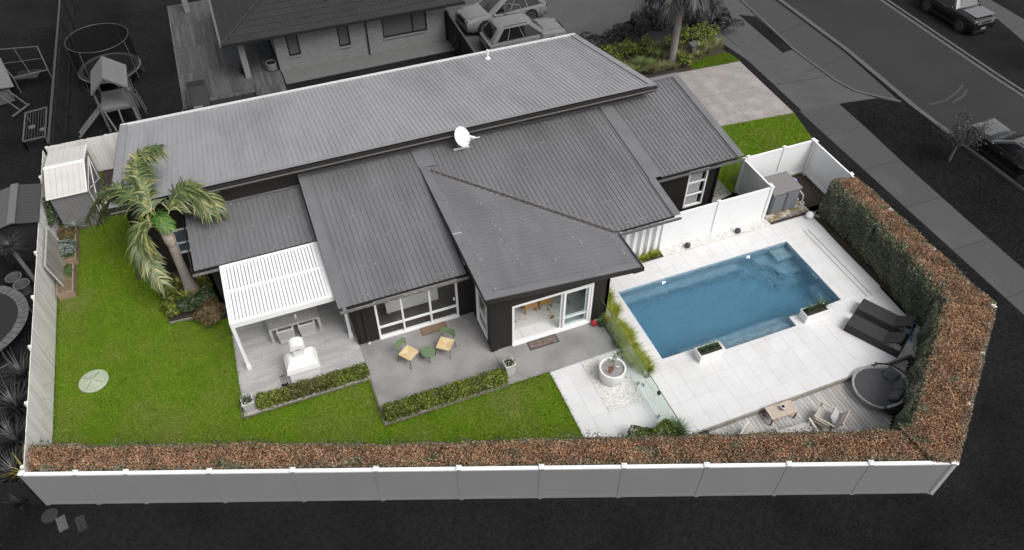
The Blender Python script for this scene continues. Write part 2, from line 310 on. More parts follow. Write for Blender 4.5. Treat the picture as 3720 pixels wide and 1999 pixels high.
# pebbles
pebm = mat('white_pebbles', (.7,.69,.66), island=[(.80,.79,.76),(.72,.71,.67),(.82,.81,.79),(.66,.63,.58),(.80,.79,.77),(.30,.26,.22)], rough=.7)
def pebbles(name, poly, n, z, s, m, label, holes=()):
    P = poly_pts(poly, n, holes); r = s*(.6+.7*RNG.random(n)); o = np.array([(1,0,0),(0,1,0),(-1,0,0),(0,-1,0),(0,0,.6),(.7,.7,.1),(-.7,.7,.1),(-.7,-.7,.1),(.7,-.7,.1)])
    a = RNG.random(n)*6.28; c, q = np.cos(a), np.sin(a); ox = o[:,0][None]*c[:,None]-o[:,1][None]*q[:,None]*.7; oy = o[:,0][None]*q[:,None]+o[:,1][None]*c[:,None]*.7
    V = np.stack([P[:,0:1]+ox*r[:,None], P[:,1:2]+oy*r[:,None], z+RNG.random(n)[:,None]*.02+o[:,2][None]*r[:,None]*1.1+ox*0], 2).reshape(-1,3)
    f = np.array([(0,5,4),(5,1,4),(1,6,4),(6,2,4),(2,7,4),(7,3,4),(3,8,4),(8,0,4)]); F = (f[None]+9*np.arange(n)[:,None,None]).reshape(-1,3)
    return tag(stuff(npmesh(name, V, F, m)), label, 'pebbles')
pebbles('pebble_bed', [(-2.77,-1.30),(-1.46,-1.28),(-1.36,.9),(-2.75,.9)], 6500, .016, .022, pebm, 'white pebbles around the round planter pot')
pebbles('pebble_strip', [(2.6,4.52),(7.72,4.55),(7.5,4.93),(2.62,4.93)], 5200, .028, .022, pebm, 'strip of white pebbles along the white fence by the pool')
struct(sheet('pebble_base', [[(2.58,4.5),(7.74,4.5),(7.74,4.96),(2.58,4.96)]], .026, joint))
pebbles('gate_pebbles', [(-1.0,-1.25),(-.78,-1.25),(-.78,-.55),(-1.0,-.55)], 600, .025, .02, pebm, 'small patch of white pebbles inside the glass pool fence')
struct(sheet('grass_bed_soil', [[(-1.22,-.62),(-.74,-.62),(-.3,4.5),(-1.0,4.5),(-1.0,2.5),(-1.24,2.5)]], .028, soil))
struct(sheet('screen_bed_soil', [[(-.2,4.52),(2.6,4.52),(2.6,5.0),(-.2,5.0)]], .028, soil))
# ---------------------------------------------------------------- swimming pool
pool = thing('swimming_pool', 'rectangular blue swimming pool with entry steps set in pale tiles', 'pool')
shellm = mat('pool_gelcoat', (.40,.54,.61), (.25,.37,.45), 5, .4, detail=8, contrast=(.34,.66))  # mottling put into the colour to stand in for rippling light
D_ = -1.25
sh = MB(); sh.quad((0,3.467,.012),(0,3.467,D_),(7.73,3.467,D_),(7.73,3.467,.012)).quad((0,0,.012),(0,0,D_),(0,3.467,D_),(0,3.467,.012)).quad((7.73,3.467,.012),(7.73,3.467,D_),(7.73,0,D_),(7.73,0,.012)).quad((0,0,D_),(7.73,0,D_),(7.73,3.467,D_),(0,3.467,D_))
sh.quad((0,0,D_),(0,0,.012),(2.34,0,.012),(2.34,0,D_)).quad((5.35,0,D_),(5.35,0,.012),(7.73,0,.012),(7.73,0,D_)).quad((2.34,0,D_),(2.34,0,-.3),(5.35,0,-.3),(5.35,0,D_))
sh.quad((2.34,-.45,-.3),(5.35,-.45,-.3),(5.35,0,-.3),(2.34,0,-.3)).quad((2.34,-.45,.012),(5.35,-.45,.012),(5.35,-.45,-.3),(2.34,-.45,-.3)).quad((2.34,0,.012),(2.34,-.45,.012),(2.34,-.45,-.3),(2.34,0,-.3)).quad((5.35,-.45,.012),(5.35,0,.012),(5.35,0,-.3),(5.35,-.45,-.3))
sh.build('shell', shellm, pool)
MB().box(.01,3.12,D_+.01,5.4,3.46,-.55).build('bench', shellm, pool)
MB().box(.9,.01,D_+.01,6.6,.34,-.48).build('entry_ledge', shellm, pool)
MB().box(6.95,2.85,D_+.01,7.72,3.455,-.34).build('step', shellm, pool)
MB().prism([(6.15,3.45),(6.15,3.0),(6.55,2.95),(6.7,2.6),(6.8,2.2),(7.72,2.2),(7.72,2.84),(6.94,2.84),(6.94,3.45)], D_+.01, -.66).build('step', shellm, pool)
MB().prism([(5.45,3.45),(5.5,2.9),(6.1,2.7),(6.3,2.2),(6.5,1.8),(7.72,1.8),(7.72,2.19),(6.79,2.19),(6.54,2.94),(6.14,2.99),(6.14,3.45)], D_+.01, -.98).build('step', shellm, pool)
MB().box(7.4,.35,D_+.01,7.72,1.38,-.7).build('bench', shellm, pool)
wm = bpy.data.materials.new('pool_water'); wm.use_nodes = True; t = wm.node_tree; N = t.nodes; N.clear(); L = t.links
o = N.new('ShaderNodeOutputMaterial'); gl = N.new('ShaderNodeBsdfGlass'); gl.inputs['Roughness'].default_value = .03; gl.inputs['IOR'].default_value = 1.33; va = N.new('ShaderNodeVolumeAbsorption'); va.inputs[0].default_value = (.12,.68,.87,1); va.inputs[1].default_value = .44
g = N.new('ShaderNodeNewGeometry'); mp = N.new('ShaderNodeMapping'); mp.inputs['Scale'].default_value = (1,.55,1); mp.inputs['Rotation'].default_value = (0,0,.5); nz = N.new('ShaderNodeTexNoise'); nz.inputs['Scale'].default_value = 8; nz.inputs['Detail'].default_value = 4; nz.inputs['Distortion'].default_value = 1.2
bp = N.new('ShaderNodeBump'); bp.inputs['Strength'].default_value = 1; bp.inputs['Distance'].default_value = .11
L.new(g.outputs['Position'], mp.inputs[0]); L.new(mp.outputs[0], nz.inputs['Vector']); L.new(nz.outputs[0], bp.inputs['Height']); L.new(bp.outputs[0], gl.inputs['Normal']); L.new(gl.outputs[0], o.inputs[0]); L.new(va.outputs[0], o.inputs[1])
MB().prism([(-.05,-.05),(2.29,-.05),(2.29,-.5),(5.4,-.5),(5.4,-.05),(7.78,-.05),(7.78,3.517),(-.05,3.517)], D_-.05, -.09).build('water', wm, pool)
pl = bpy.data.materials.new('pool_lamp'); pl.use_nodes = True; e = pl.node_tree.nodes['Principled BSDF']; e.inputs['Emission Color'].default_value = (.72,.70,1,1); e.inputs['Emission Strength'].default_value = 7
for x in (2.06, 5.95): MB().cyl((x,3.46,-.3),(x,3.435,-.3),.04,.04,16).build('lamp', pl, pool)
MB().box(7.705,1.35,-.22,7.722,1.7,-.1).build('skimmer_mouth', white2, pool)
# ---------------------------------------------------------------- timber deck
deckm = mat('deck_timber', (.52,.51,.50), (.40,.39,.38), 4, .8, stretch=(3,.35,3), coords='obj', rand=.17, c3=(.42,.31,.22), s3=.7, w3=(.58,.8))
dk = struct(sheet('deck', [[(-.05,-3.06),(9.2,-3.06),(9.2,-2.5),(4.9,-5.85),(-.05,-4.2)]], -.26, soil))
DP = [(-.04,-3.10),(9.15,-3.10),(9.15,-2.9),(8.7,-2.9),(4.9,-5.84),(-.04,-4.19)]
def yb(x): return -4.2+(x+.05)*(-1.65/4.95) if x < 4.9 else -5.85+(x-4.9)*(3.35/4.3)
x = -.03
while x < 8.35:
    w = .132; y0 = max(yb(x), yb(x+w))+.01
    if y0 < -3.2: MB().prism([(x,-3.1),(x,y0),(x+w,y0),(x+w,-3.1)], -.21, -.18).build('board', deckm, dk)
    x += .145
MB().box(-.7,-3.098,-.2,8.6,-3.045,.028).build('fascia_board', timber, dk); MB().prism([(8.6,-3.09),(8.65,-3.0),(9.5,-2.12),(9.43,-2.1),(8.55,-3.0)],-.2,.027).build('fascia_board', timber, dk)
# ---------------------------------------------------------------- house
def wallmesh(p, q, outline, holes=(), th=.12, z0=None):
    """vertical wall from p to q; outline/holes are (along, z); its outer face is on the line p-q, thickness to the left"""
    p = Vector((*p,0)); q = Vector((*q,0)); dx = (q-p).normalized(); nn = Vector((-dx.y, dx.x, 0)); b = MB()
    loops = [outline]+list(holes); pts = [a for l in loops for a in l]; tri = tessellate_polygon([[Vector((a,z,0)) for a,z in l] for l in loops])
    P = lambda a, z, t: p+dx*a+nn*t+Vector((0,0,z)); n = len(pts); vs = [P(a,z,0) for a,z in pts]+[P(a,z,th) for a,z in pts]; fs = []
    for t in tri:
        a, c, e = (Vector((*pts[i],0)) for i in t); t = t if (c-a).cross(e-a).z > 0 else (t[0],t[2],t[1]); fs += [t, (t[0]+n,t[2]+n,t[1]+n)]
    k = 0
    for l in loops:
        m = len(l)
        for i in range(m): a = k+i; c = k+(i+1) % m; fs.append((a, a+n, c+n, c) )
        k += m
    return b.add(vs, fs)
rect = lambda a, b, c, d: [(a,c),(b,c),(b,d),(a,d)]
def frame(par, name, p, q, z0, z1, t=.07, depth=.09, m=None, mull=(), rails=(), glassm=None, out=.02):
    """window/door frame in the wall plane p-q, with mullions (fractions) and rails (heights) and its panes"""
    p = Vector((*p,0)); q = Vector((*q,0)); Ln = (q-p).length; dx = (q-p)/Ln; nn = Vector((-dx.y,dx.x,0)); m = m or white2
    def bx(b, a0, a1, c0, c1, d0=-out, d1=None):
        d1 = depth-out if d1 is None else d1; v = [p+dx*a+nn*e+Vector((0,0,z)) for z in (c0,c1) for (a,e) in ((a0,d0),(a1,d0),(a1,d1),(a0,d1))]
        return b.add(v, [(0,3,2,1),(4,5,6,7),(0,1,5,4),(1,2,6,5),(2,3,7,6),(3,0,4,7)])
    b = MB(); bx(b,0,t,z0,z1); bx(b,Ln-t,Ln,z0,z1); bx(b,t,Ln-t,z0,z0+t); bx(b,t,Ln-t,z1-t,z1)
    f = b.build(name, m, par)
    for u in mull: bx(MB(), u*Ln-t*.45, u*Ln+t*.45, z0+t, z1-t, -out*.6, depth-out-.01).build('mullion', m, f)
    ed = [0]+list(mull)+[1]
    for a, c in zip(ed, ed[1:]):
        for r in rails: bx(MB(), a*Ln+t*.5, c*Ln-t*.5, r-t*.42, r+t*.42, -out*.5, depth-out-.015).build('rail', m, f)
        if glassm: bx(MB(), a*Ln+t*.4, c*Ln-t*.4, z0+t*.5, z1-t*.5, .028, .034).build('pane', glassm, f)
    return f
gutd = mat('dark_gutter', (.10,.098,.10), (.15,.148,.15), 6, .5)
house = thing('house', 'single storey black house with grey ribbed steel roofs', 'house')
SM = .105; zm = lambda y: 2.54+SM*(y-4.17)
SL = (3.94-2.22)/(18.43-10.44); zl = lambda y: 3.94-SL*(y-10.44)
SE_ = (3.13-2.54)/5.76; zE = lambda x: 3.13-SE_*(x+5.78)
SD = .105; zd = lambda y: 2.43+SD*(y-7.87)
val = lambda x: 4.17+(zE(x)-2.54)/SM                       # valley of the dining wing roof on the main roof
PROF = [(0,0),(.155,0),(.162,.026),(.180,.026),(.19,0)]
def roof(par, name, ulo, uhi, vs, ve, zf, axis='x', pitch=.19, per=4, scr=True, m=None):
    """ribbed sheets: u runs along the eave, v down the fall"""
    corners = [(ulo,vs(ulo)),(uhi,vs(uhi)),(uhi,ve(uhi)),(ulo,ve(ulo))]
    mid = [ulo+(uhi-ulo)*i/24 for i in range(25)]; poly = [(u,vs(u)) for u in mid]+[(u,ve(u)) for u in mid[::-1]]
    if axis == 'y': poly = [(v,u) for u,v in poly]
    def clean(P):
        o = []
        for a in P:
            if not o or (abs(a[0]-o[-1][0])+abs(a[1]-o[-1][1])) > 1e-3: o.append(a)
        return o
    rf = MB().prism(clean(poly), lambda x,y: zf(x,y)-.11, lambda x,y: zf(x,y)-.012).build(name, fasc, par)
    n = int((uhi-ulo)/pitch+.999); k = 0; sv = []
    while k < n:
        b = MB(); pts = []
        for j in range(k, min(n, k+per)):
            for du, dz in PROF[(0 if j == k else 1):]: pts.append((min(uhi, ulo+j*pitch+du), dz))
        vsx = []
        for u, dz in pts:
            for v in (vs(u), ve(u)):
                x, y = (u, v) if axis == 'x' else (v, u); vsx.append((x, y, zf(x,y)+dz))
        b.add(vsx, [(2*i, 2*i+1, 2*i+3, 2*i+2) if axis == 'x' else (2*i, 2*i+2, 2*i+3, 2*i+1) for i in range(len(pts)-1)])
        b.build('roof_sheet', m or roofm, rf)
        for j in range(k, min(n, k+per)):
            u = ulo+j*pitch+.168
            if u > uhi: continue
            L_ = abs(ve(u)-vs(u)); c = max(2, int(L_/1.15)+1)
            for i in range(c):
                v = vs(u)+(ve(u)-vs(u))*(.04+.92*i/(c-1)); x, y = (u, v) if axis == 'x' else (v, u)
                if RNG.random() < .5: sv.append((x+RNG.normal()*.008, y+RNG.normal()*.03, zf(x,y)+.026))
        k += per
    if scr and sv:
        b = MB()
        for s in sv: r = .011+.012*RNG.random(); b.add([(s[0]-r,s[1],s[2]),(s[0],s[1]-r,s[2]),(s[0]+r,s[1],s[2]),(s[0],s[1]+r,s[2]),(s[0],s[1],s[2]+.012)], [(0,1,4),(1,2,4),(2,3,4),(3,0,4)])
        stuff(b.build('roof_screws', mat('screw_heads', (.78,.78,.78), rough=.4), rf))
    return rf
def strip(par, pts4, m=None, th=.02, name='flashing'):
    v = [Vector(p) for p in pts4]; dn = Vector((0,0,-th)); return MB().add(v+[p+dn for p in v], [(0,1,2,3),(7,6,5,4),(0,4,5,1),(1,5,6,2),(2,6,7,3),(3,7,4,0)]).build(name, m or flash, par)
def gutter(par, a, b, out, m=None):
    a = Vector(a); b = Vector(b); o = Vector(out)
    g = MB().bar(a+o*.13-Vector((0,0,.04)), b+o*.13-Vector((0,0,.03)), .018, .085).bar(a+o*.065-Vector((0,0,.10)), b+o*.065-Vector((0,0,.10)), .13, .015)
    return g.build('gutter', m or lichen, par)
# long upper roof
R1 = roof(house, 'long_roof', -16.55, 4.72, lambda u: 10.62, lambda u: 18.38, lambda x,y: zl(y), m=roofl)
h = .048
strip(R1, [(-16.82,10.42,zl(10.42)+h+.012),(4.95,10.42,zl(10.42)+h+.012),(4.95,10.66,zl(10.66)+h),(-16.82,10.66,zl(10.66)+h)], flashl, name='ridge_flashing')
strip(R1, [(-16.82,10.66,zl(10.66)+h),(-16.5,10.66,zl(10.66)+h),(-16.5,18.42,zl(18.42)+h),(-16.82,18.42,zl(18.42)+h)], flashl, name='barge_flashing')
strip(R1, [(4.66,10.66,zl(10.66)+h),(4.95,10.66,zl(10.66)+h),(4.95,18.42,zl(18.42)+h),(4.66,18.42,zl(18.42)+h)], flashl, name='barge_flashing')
MB().bar((-16.83,10.40,3.87),(4.96,10.40,3.87),.03,.13).build('fascia', fasc, R1)
MB().bar((-16.83,10.385,3.765),(4.96,10.385,3.765),.05,.035).build('fascia_trim', mat('trim_grey', (.16,.15,.145), rough=.4), R1)
MB().bar((-16.83,10.43,3.70),(4.96,10.43,3.70),.03,.1).build('fascia', fasc, R1)
MB().bar((-16.83,10.6,zl(10.6)-.05),(-16.83,18.42,zl(18.42)-.05),.02,.16).build('fascia', fasc, R1)
g_ = mat('white_gutter', (.72,.72,.72), (.5,.47,.42), 3, .5, contrast=(.6,.8))
gutter(R1, (-16.8,18.40,2.25), (4.95,18.40,2.25), (0,1,0), g_); MB().bar((-16.8,18.41,2.255),(4.95,18.41,2.255),.02,.06).build('gutter_edge', g_, R1)
# main roof either side of the dining wing
R2 = roof(house, 'main_roof', -9.98, 2.48, lambda u: 10.82, lambda u: (max(4.2, val(u)+.05) if -5.76 < u < .0 else 4.2), lambda x,y: zm(y))
def zs(x, y, d=.047): return (x, y, zm(y)+d)
strip(R2, [zs(-10.3,4.17),zs(-9.94,4.17),zs(-9.94,10.86),zs(-10.3,10.86)], name='barge_flashing')
MB().bar((-10.29,4.17,zm(4.17)-.06),(-10.29,10.8,zm(10.8)-.06),.02,.17).build('fascia', fasc, R2)
strip(R2, [zs(2.45,6.2),zs(2.95,6.2),zs(2.95,10.86),zs(2.45,10.86)], name='apron_flashing')
strip(R2, [zs(2.40,4.17),zs(2.70,4.17),zs(2.70,6.2,.0475),zs(2.40,6.2,.0475)], name='barge_flashing')
strip(R2, [zs(-5.85,9.72,.053),zs(-5.12,9.62,.053),zs(-5.12,10.84,.053),zs(-5.85,10.84,.053)], name='patch_flashing')
MB().bar((-10.3,10.80,zm(10.8)+.055),(4.7,10.80,zm(10.8)+.055),.1,.025).build('wall_flashing', flash, R2)
gutter(R2, (-10.28,4.17,2.52), (-5.75,4.17,2.52), (0,-1,0)); gutter(R2, (.0,4.17,2.52), (2.68,4.17,2.52), (0,-1,0), gutd)
va_ = [(x, val(x), zm(val(x))+.012) for x in (-5.6,-4.5,-3,-1.5,-.05)]
vg = MB()
for a, b in zip(va_, va_[1:]): vg.bar(a, b, .11, .02)
vg.build('valley_shade_strip', mat('valley_gap_shade', (.03,.027,.022), (.07,.065,.05), 9, .9), R2)  # dark colour stands in for the shadow gap along the valley
# garage roof
R3 = roof(house, 'garage_roof', 2.97, 6.50, lambda u: 11.6 if u > 4.6 else 10.82, lambda u: 6.18, lambda x,y: zm(y))
strip(R3, [zs(6.46,6.15),zs(6.76,6.15),zs(6.76,11.8),zs(6.46,11.8)], name='barge_flashing')
strip(R3, [zs(4.4,11.56,.048),zs(6.46,11.56,.048),zs(6.46,11.8,.048),zs(4.4,11.8,.048)], name='ridge_flashing')
gutter(R3, (2.68,6.15,2.73), (6.75,6.15,2.73), (0,-1,0), gutd)
# veranda roof on the left
R4 = roof(house, 'lower_roof', -14.62, -10.32, lambda u: 10.82, lambda u: 7.9, lambda x,y: zd(y))
MB().bar((-14.7,7.87,zd(7.87)-.04),(-14.7,10.82,zd(10.82)-.04),.03,.16).build('fascia', fasc, R4)
MB().bar((-14.7,10.80,zd(10.8)+.055),(-10.3,10.80,zd(10.8)+.055),.1,.025).build('wall_flashing', flash, R4)
gutter(R4, (-14.69,7.87,2.41), (-10.3,7.87,2.41), (0,-1,0))
# dining wing roof, ribs across
R5 = roof(house, 'dining_roof', 2.46, 9.55, lambda u: -5.5, lambda u: (-.03 if u < 4.2 else -5.78+(3.13-zm(u))/SE_-.07), lambda x,y: zE(x), axis='y')
e5 = lambda x, y, d=.05: (x, y, zE(x)+d)
strip(R5, [e5(-5.8,2.24),e5(-5.45,2.24),e5(-5.45,9.78),e5(-5.8,9.86)], name='barge_flashing')
strip(R5, [e5(-5.45,2.24),e5(-.02,2.24),e5(-.02,2.5),e5(-5.45,2.5)], name='barge_flashing')
MB().bar((-5.80,2.24,zE(-5.8)-.07),(-5.80,9.7,zE(-5.8)-.07),.02,.2).build('fascia', fasc, R5)
MB().bar((-5.8,2.235,zE(-5.8)-.07),(-.02,2.235,zE(-.02)-.07),.02,.2).build('fascia', fasc, R5)
MB().bar((-5.79,2.28,zE(-5.8)-.2),(-.05,2.28,zE(-.02)-.2),.05,.05).build('soffit_trim', fasc, R5)
strip(R5, [e5(-5.805,5.6,.058),e5(-5.45,5.6,.058),e5(-5.45,5.63,.058),e5(-5.805,5.63,.058)], mat('pale_lap', (.5,.5,.48), rough=.6), name='lap_joint')
gutter(R5, (-.0,2.24,2.5), (-.0,4.16,2.5), (1,0,0), flash)
MB().box(-.3,2.2,2.36,.12,2.3,2.46).build('gutter_end', fasc, R5)
# walls
def wall(p, q, z1, holes=(), m=black, name='wall', out=None, th=.12):
    Ln = math.dist(p, q); return wallmesh(p, q, out or rect(0,Ln,0,z1), holes, th).build(name, m, house)
wall((-16.5,10.86),(-9.88,10.86), 3.70, [rect(1.15,2.1,.85,2.05)])
wallmesh((-9.88,10.86),(4.6,10.86), rect(0,14.48,2.6,3.70)).build('clerestory_wall', black, house)
wallmesh((-16.5,18.1),(-16.5,10.86), [(0,0),(7.24,0),(7.24,3.70),(0,2.12)], th=.12).build('wall', black, house)
wall((4.6,18.1),(-16.5,18.1), 2.1); wallmesh((4.6,10.86),(4.6,18.1), [(0,0),(7.24,0),(7.24,2.12),(0,3.70)]).build('wall', black, house)
wall((-9.88,10.8),(-9.88,4.56), 2.42); wall((-14.3,8.35),(-9.88,8.35), 2.36, [rect(1.6,4.0,.05,2.1)]); wall((-14.3,10.86),(-14.3,8.35), 2.36)
wall((-9.88,4.56),(-5.52,4.56), 2.47, [rect(.775,3.803,.03,2.12)])
wall((-5.52,4.6),(-5.52,2.536), 2.95, [rect(.55,1.65,.2,2.05)])
wallmesh((-5.52,2.536),(-1.0,2.536), [(0,0),(4.52,0),(4.52,2.5),(0,2.96)], [rect(.772,3.874,.024,2.12)]).build('wall', black, house)
wall((-1.0,2.536),(-1.0,5.25), 2.5); wall((-1.0,5.25),(2.3,5.25), 2.5); wall((2.3,5.25),(2.3,6.6), 2.6); wall((2.3,6.6),(6.1,6.6), 2.68, [rect(2.3,3.22,.28,2.25)]); wall((6.1,6.6),(6.1,11.5), 2.7)
MB().box(-5.56,2.50,0,-5.28,2.534,2.93).build('corner_board', black, house)
for x, y in ((-9.52,4.50),(5.98,6.52)): MB().cyl((x,y,.1),(x,y,2.45),.04,.04,10).build('downpipe', fasc, house); MB().cyl((x,y,0.02),(x,y,.12),.05,.05,10).build('drain_collar', white2, house)
# rooms that can be seen through the glass
inw = mat('interior_wall', (.78,.775,.76), rough=.8); carpet = mat('grey_carpet', (.085,.076,.072), (.065,.058,.055), 40, .95)
ftile = mat('interior_tile', (.74,.735,.72), (.70,.695,.68), 2, .35)
MB().box(-9.7,4.72,2.40,-5.5,8.95,2.43).build('ceiling', inw, house); MB().box(-5.35,2.70,2.40,-1.15,6.15,2.43).build('ceiling', inw, house)
sheet('carpet_floor', [[(-9.76,4.68),(-5.5,4.68),(-5.5,9),(-9.76,9)]], .03, carpet, house); 
for i in range(8):
    for j in range(6): MB().box(-5.39+.58*i,2.66+.58*j,.012,-5.39+.58*i+.572,2.66+.58*j+.572,.03).build('floor_tile', ftile, house)
wallmesh((-9.7,9.0),(-1.1,9.0), rect(0,8.6,0,2.5)).build('inner_wall', inw, house); wallmesh((-5.3,9),(-5.3,6.2), rect(0,2.8,0,2.5)).build('inner_wall', inw, house); wallmesh((-5.46,4.7),(-5.46,6.2), rect(0,1.5,0,2.5), th=.05).build('inner_wall', inw, house); wallmesh((-1.14,6.2),(-5.3,6.2), rect(0,4.16,0,2.5)).build('inner_wall', inw, house)
gm = glass('window_glass', (.975,.98,.98)); gm2 = glass('greenish_glass', (.92,.96,.955))
# living room slider
f = frame(house, 'sliding_door', (-9.105,4.56), (-6.077,4.56), .03, 2.12, .075, .1, mull=(.315,.655), rails=(.62,), glassm=gm, out=.03)
MB().box(-9.1,4.50,.022,-6.08,4.66,.10).build('door_sill', white2, f); MB().box(-6.26,4.515,1.0,-6.21,4.53,1.16).build('handle', white2, f)
for x in (-8.95,-8.4): MB().bar((x,4.52,.68),(x+.16,4.50,.68),.03,.02).build('latch', white2, f)
# dining slider, left half open with the leaf stacked to the right
f = frame(house, 'sliding_door', (-4.748,2.536), (-1.646,2.536), .024, 2.12, .075, .12, out=.03)
MB().box(-4.745,2.46,.022,-1.65,2.67,.075).build('door_sill', white2, f)
frame(f, 'door_leaf', (-2.78,2.56), (-1.73,2.56), .09, 2.04, .085, .045, rails=(.62,), glassm=gm2, out=.03)
frame(f, 'door_leaf', (-2.86,2.625), (-1.80,2.625), .09, 2.04, .085, .045, rails=(.62,), glassm=gm2, out=.02)
frame(house, 'window', (-5.52,4.05), (-5.52,2.95), .2, 2.05, .06, .1, rails=(.95,), glassm=gm, out=.03)
f = frame(house, 'window', (-15.35,10.86), (-14.4,10.86), .85, 2.05, .07, .1, rails=(1.35,), glassm=mat('frosted_pane', (.10,.125,.15), rough=.25), out=.03)
f = frame(house, 'window', (4.6,6.6), (5.52,6.6), .28, 2.25, .07, .1, rails=(.92,1.58), glassm=gm, out=.03)
for i in range(26):
    z = .37+.072*i
    if min(abs(z-.92), abs(z-1.58)) > .05: MB().bar((4.68,6.66,z),(5.30,6.66,z),.05,.02,up=(0,.6,.8)).build('shutter_blade', white2, f)
frame(house, 'window', (-12.7,8.35), (-10.3,8.35), .05, 2.1, .07, .1, mull=(.5,), glassm=gm, out=.03)
# roof fittings
v = thing('vent_pipe', 'short white vent pipe on the far edge of the long roof', 'pipe', (-.11,17.55,zl(17.55)))
MB().cyl((0,0,0),(0,0,.42),.045,.045,12).build('pipe', white2, v); MB().lathe([(.14,.02),(.12,.05),(.06,.09)],(0,0,0),12).build('boot', white2, v); MB().lathe([(.06,.40),(.062,.46),(.03,.48)],(0,0,0),12).build('cap', white2, v)
ds = thing('satellite_dish', 'white satellite dish on the main roof below the clerestory', 'satellite dish', (-3.9,10.2,zm(10.2)+.04))
dm = mat('dish_white', (.78,.78,.78), rough=.4)
MB().box(-.33,-.04,0,.33,.04,.04).build('foot', dm, ds); MB().cyl((0,0,.02),(0,.02,.42),.028,.028,10).build('mast', dm, ds)
n = Vector((.32,-.72,.55)).normalized(); q = n.to_track_quat('Z','Y').to_matrix().to_4x4()
b = MB().lathe([(.001,.03),(.15,.04),(.28,.07),(.37,.115),(.375,.12),(.28,.082),(.15,.052),(.001,.042)], n=32); b.v = [tuple(Matrix.Translation((0,.02,.55)) @ q @ Vector((x*.93,y*1.08,z))) for x,y,z in b.v]; b.build('dish', dm, ds, smooth=True)
c = Vector((0,.02,.55)); ti = c+n*.62+Vector((.25,.1,-.28)); MB().bar(c+Vector((.06,0,-.36)), ti, .03, .03).build('arm', dm, ds); MB().cyl(ti+Vector((-.2,.03,.1)), ti+Vector((.0,-.03,.03)), .05, .05, 12).build('receiver', dm, ds); MB().cyl(ti, ti+Vector((.22,.02,-.03)), .017, .017, 8).build('receiver_horn', dm, ds)
MB().cyl((-.12,.02,.03),(-.1,.08,.5),.009,.009,6).build('stay', dm, ds)
# ---------------------------------------------------------------- pergola
pg = thing('pergola', 'white louvred pergola over the outdoor dining table', 'pergola')
X0, X1, Y0, Y1, ZP = -13.77, -10.30, 4.9, 7.80, 2.47
MB().box(X0,Y0,ZP-.22,X1,Y0+.12,ZP).build('front_beam', white2, pg); MB().box(X0,Y1-.08,ZP-.2,X1,Y1,ZP).build('rear_beam', white2, pg)
MB().box(X0,Y0+.12,ZP-.2,X0+.1,Y1-.08,ZP).build('side_beam', white2, pg); MB().box(X1-.16,Y0+.12,ZP-.2,X1,Y1-.08,ZP).build('side_beam', white2, pg)
MB().box(X0+.1,6.42,ZP-.16,X1-.16,6.52,ZP-.03).build('middle_beam', white2, pg)
n = 27; sp = (X1-.16-X0-.1)/n
bl = MB().box(-.048,0,-.012,.048,1.41,.012).mesh('louvre'); bl.materials.append(white2)
for i in range(n):
    for y in (Y0+.12, 6.42):
        y0 = y if y < 6 else 6.47
        o = link('louvre', bl, pg, (X0+.1+sp*(i+.5), y0, ZP-.02)); o.rotation_euler = (0, R(-9)+random.uniform(-.02,.02), 0); o.scale = (1, (6.42-Y0-.13)/1.41 if y < 6 else (Y1-.08-6.47)/1.41, 1)
for x, y in ((X0+.06,Y0+.06),(-10.06,5.05)):
    MB().box(x-.055,y-.055,.02,x+.055,y+.055,ZP-.22 if x < -11 else 2.3).build('post', white2, pg); MB().box(x-.075,y-.075,.02,x+.075,y+.075,.22).build('post_base', white2, pg)
# ---------------------------------------------------------------- dining setting under it
wick = mat('pale_wicker', (.60,.595,.58), (.42,.415,.40), 26, .75, coords='obj', stretch=(1,1,3), bump=.6, bscale=60)
weave = mat('grey_weave', (.40,.395,.385), (.24,.235,.23), 30, .8, coords='obj', stretch=(.5,3,1), bump=.6, bscale=70)
seatg = mat('grey_seat_pad', (.20,.195,.20), rough=.9)
tb = thing('dining_table', 'pale wicker dining table under the white pergola', 'table', (-11.86,6.07,.022))
MB().box(-.90,-.30,.66,.90,.45,.71).build('apron', wick, tb)
for i in range(12): MB().box(-.885+.148*i,-.285,.705,-.885+.148*i+.14,.435,.722).build('top_slat', weave, tb)
for x in (-.86,.86):
    for y in (-.26,.41): MB().prism([(x-.045,y-.045),(x+.045,y-.045),(x+.045,y+.045),(x-.045,y+.045)],0,.66).build('leg', wick, tb)
jr = thing('glass_jar', 'small clear jar on the wicker dining table', 'jar', (-11.75,6.02,.745)); MB().lathe([(.05,0),(.055,.10),(.04,.14),(.045,.15)],n=14).build('glass', mat('pale_jar', (.62,.62,.6), rough=.2), jr); MB().lathe([(.045,.15),(.03,.17)],n=14).build('lid', white2, jr)
def wchair(loc, label, rz=0, m=wick, pad=seatg):
    c = thing('wicker_chair', label, 'chair', loc, rz, 'wicker chairs at the pergola table')
    MB().box(-.27,-.24,.30,.27,.26,.40).build('seat', m, c); MB().pillow((0,.03,.42),.50,.46,.09).build('cushion', pad, c, True)
    b = MB().add([(-.28,-.27,.3),(.28,-.27,.3),(.28,-.21,.3),(-.28,-.21,.3),(-.30,-.36,.78),(.30,-.36,.78),(.29,-.30,.79),(-.29,-.30,.79)], [(0,3,2,1),(4,5,6,7),(0,1,5,4),(1,2,6,5),(2,3,7,6),(3,0,4,7)]); b.build('backrest', m, c)
    MB().box(-.27,-.25,.05,.27,-.22,.30).build('back_panel', m, c)
    for s in (-1,1):
        MB().bar((s*.27,-.33,.64),(s*.27,.22,.62),.06,.05).build('arm', m, c)
        for y in (-.24,.22): MB().cyl((s*.25,y,0),(s*.25,y,.62 if y > 0 else .3),.026,.028,8).build('leg', m, c)
    return c
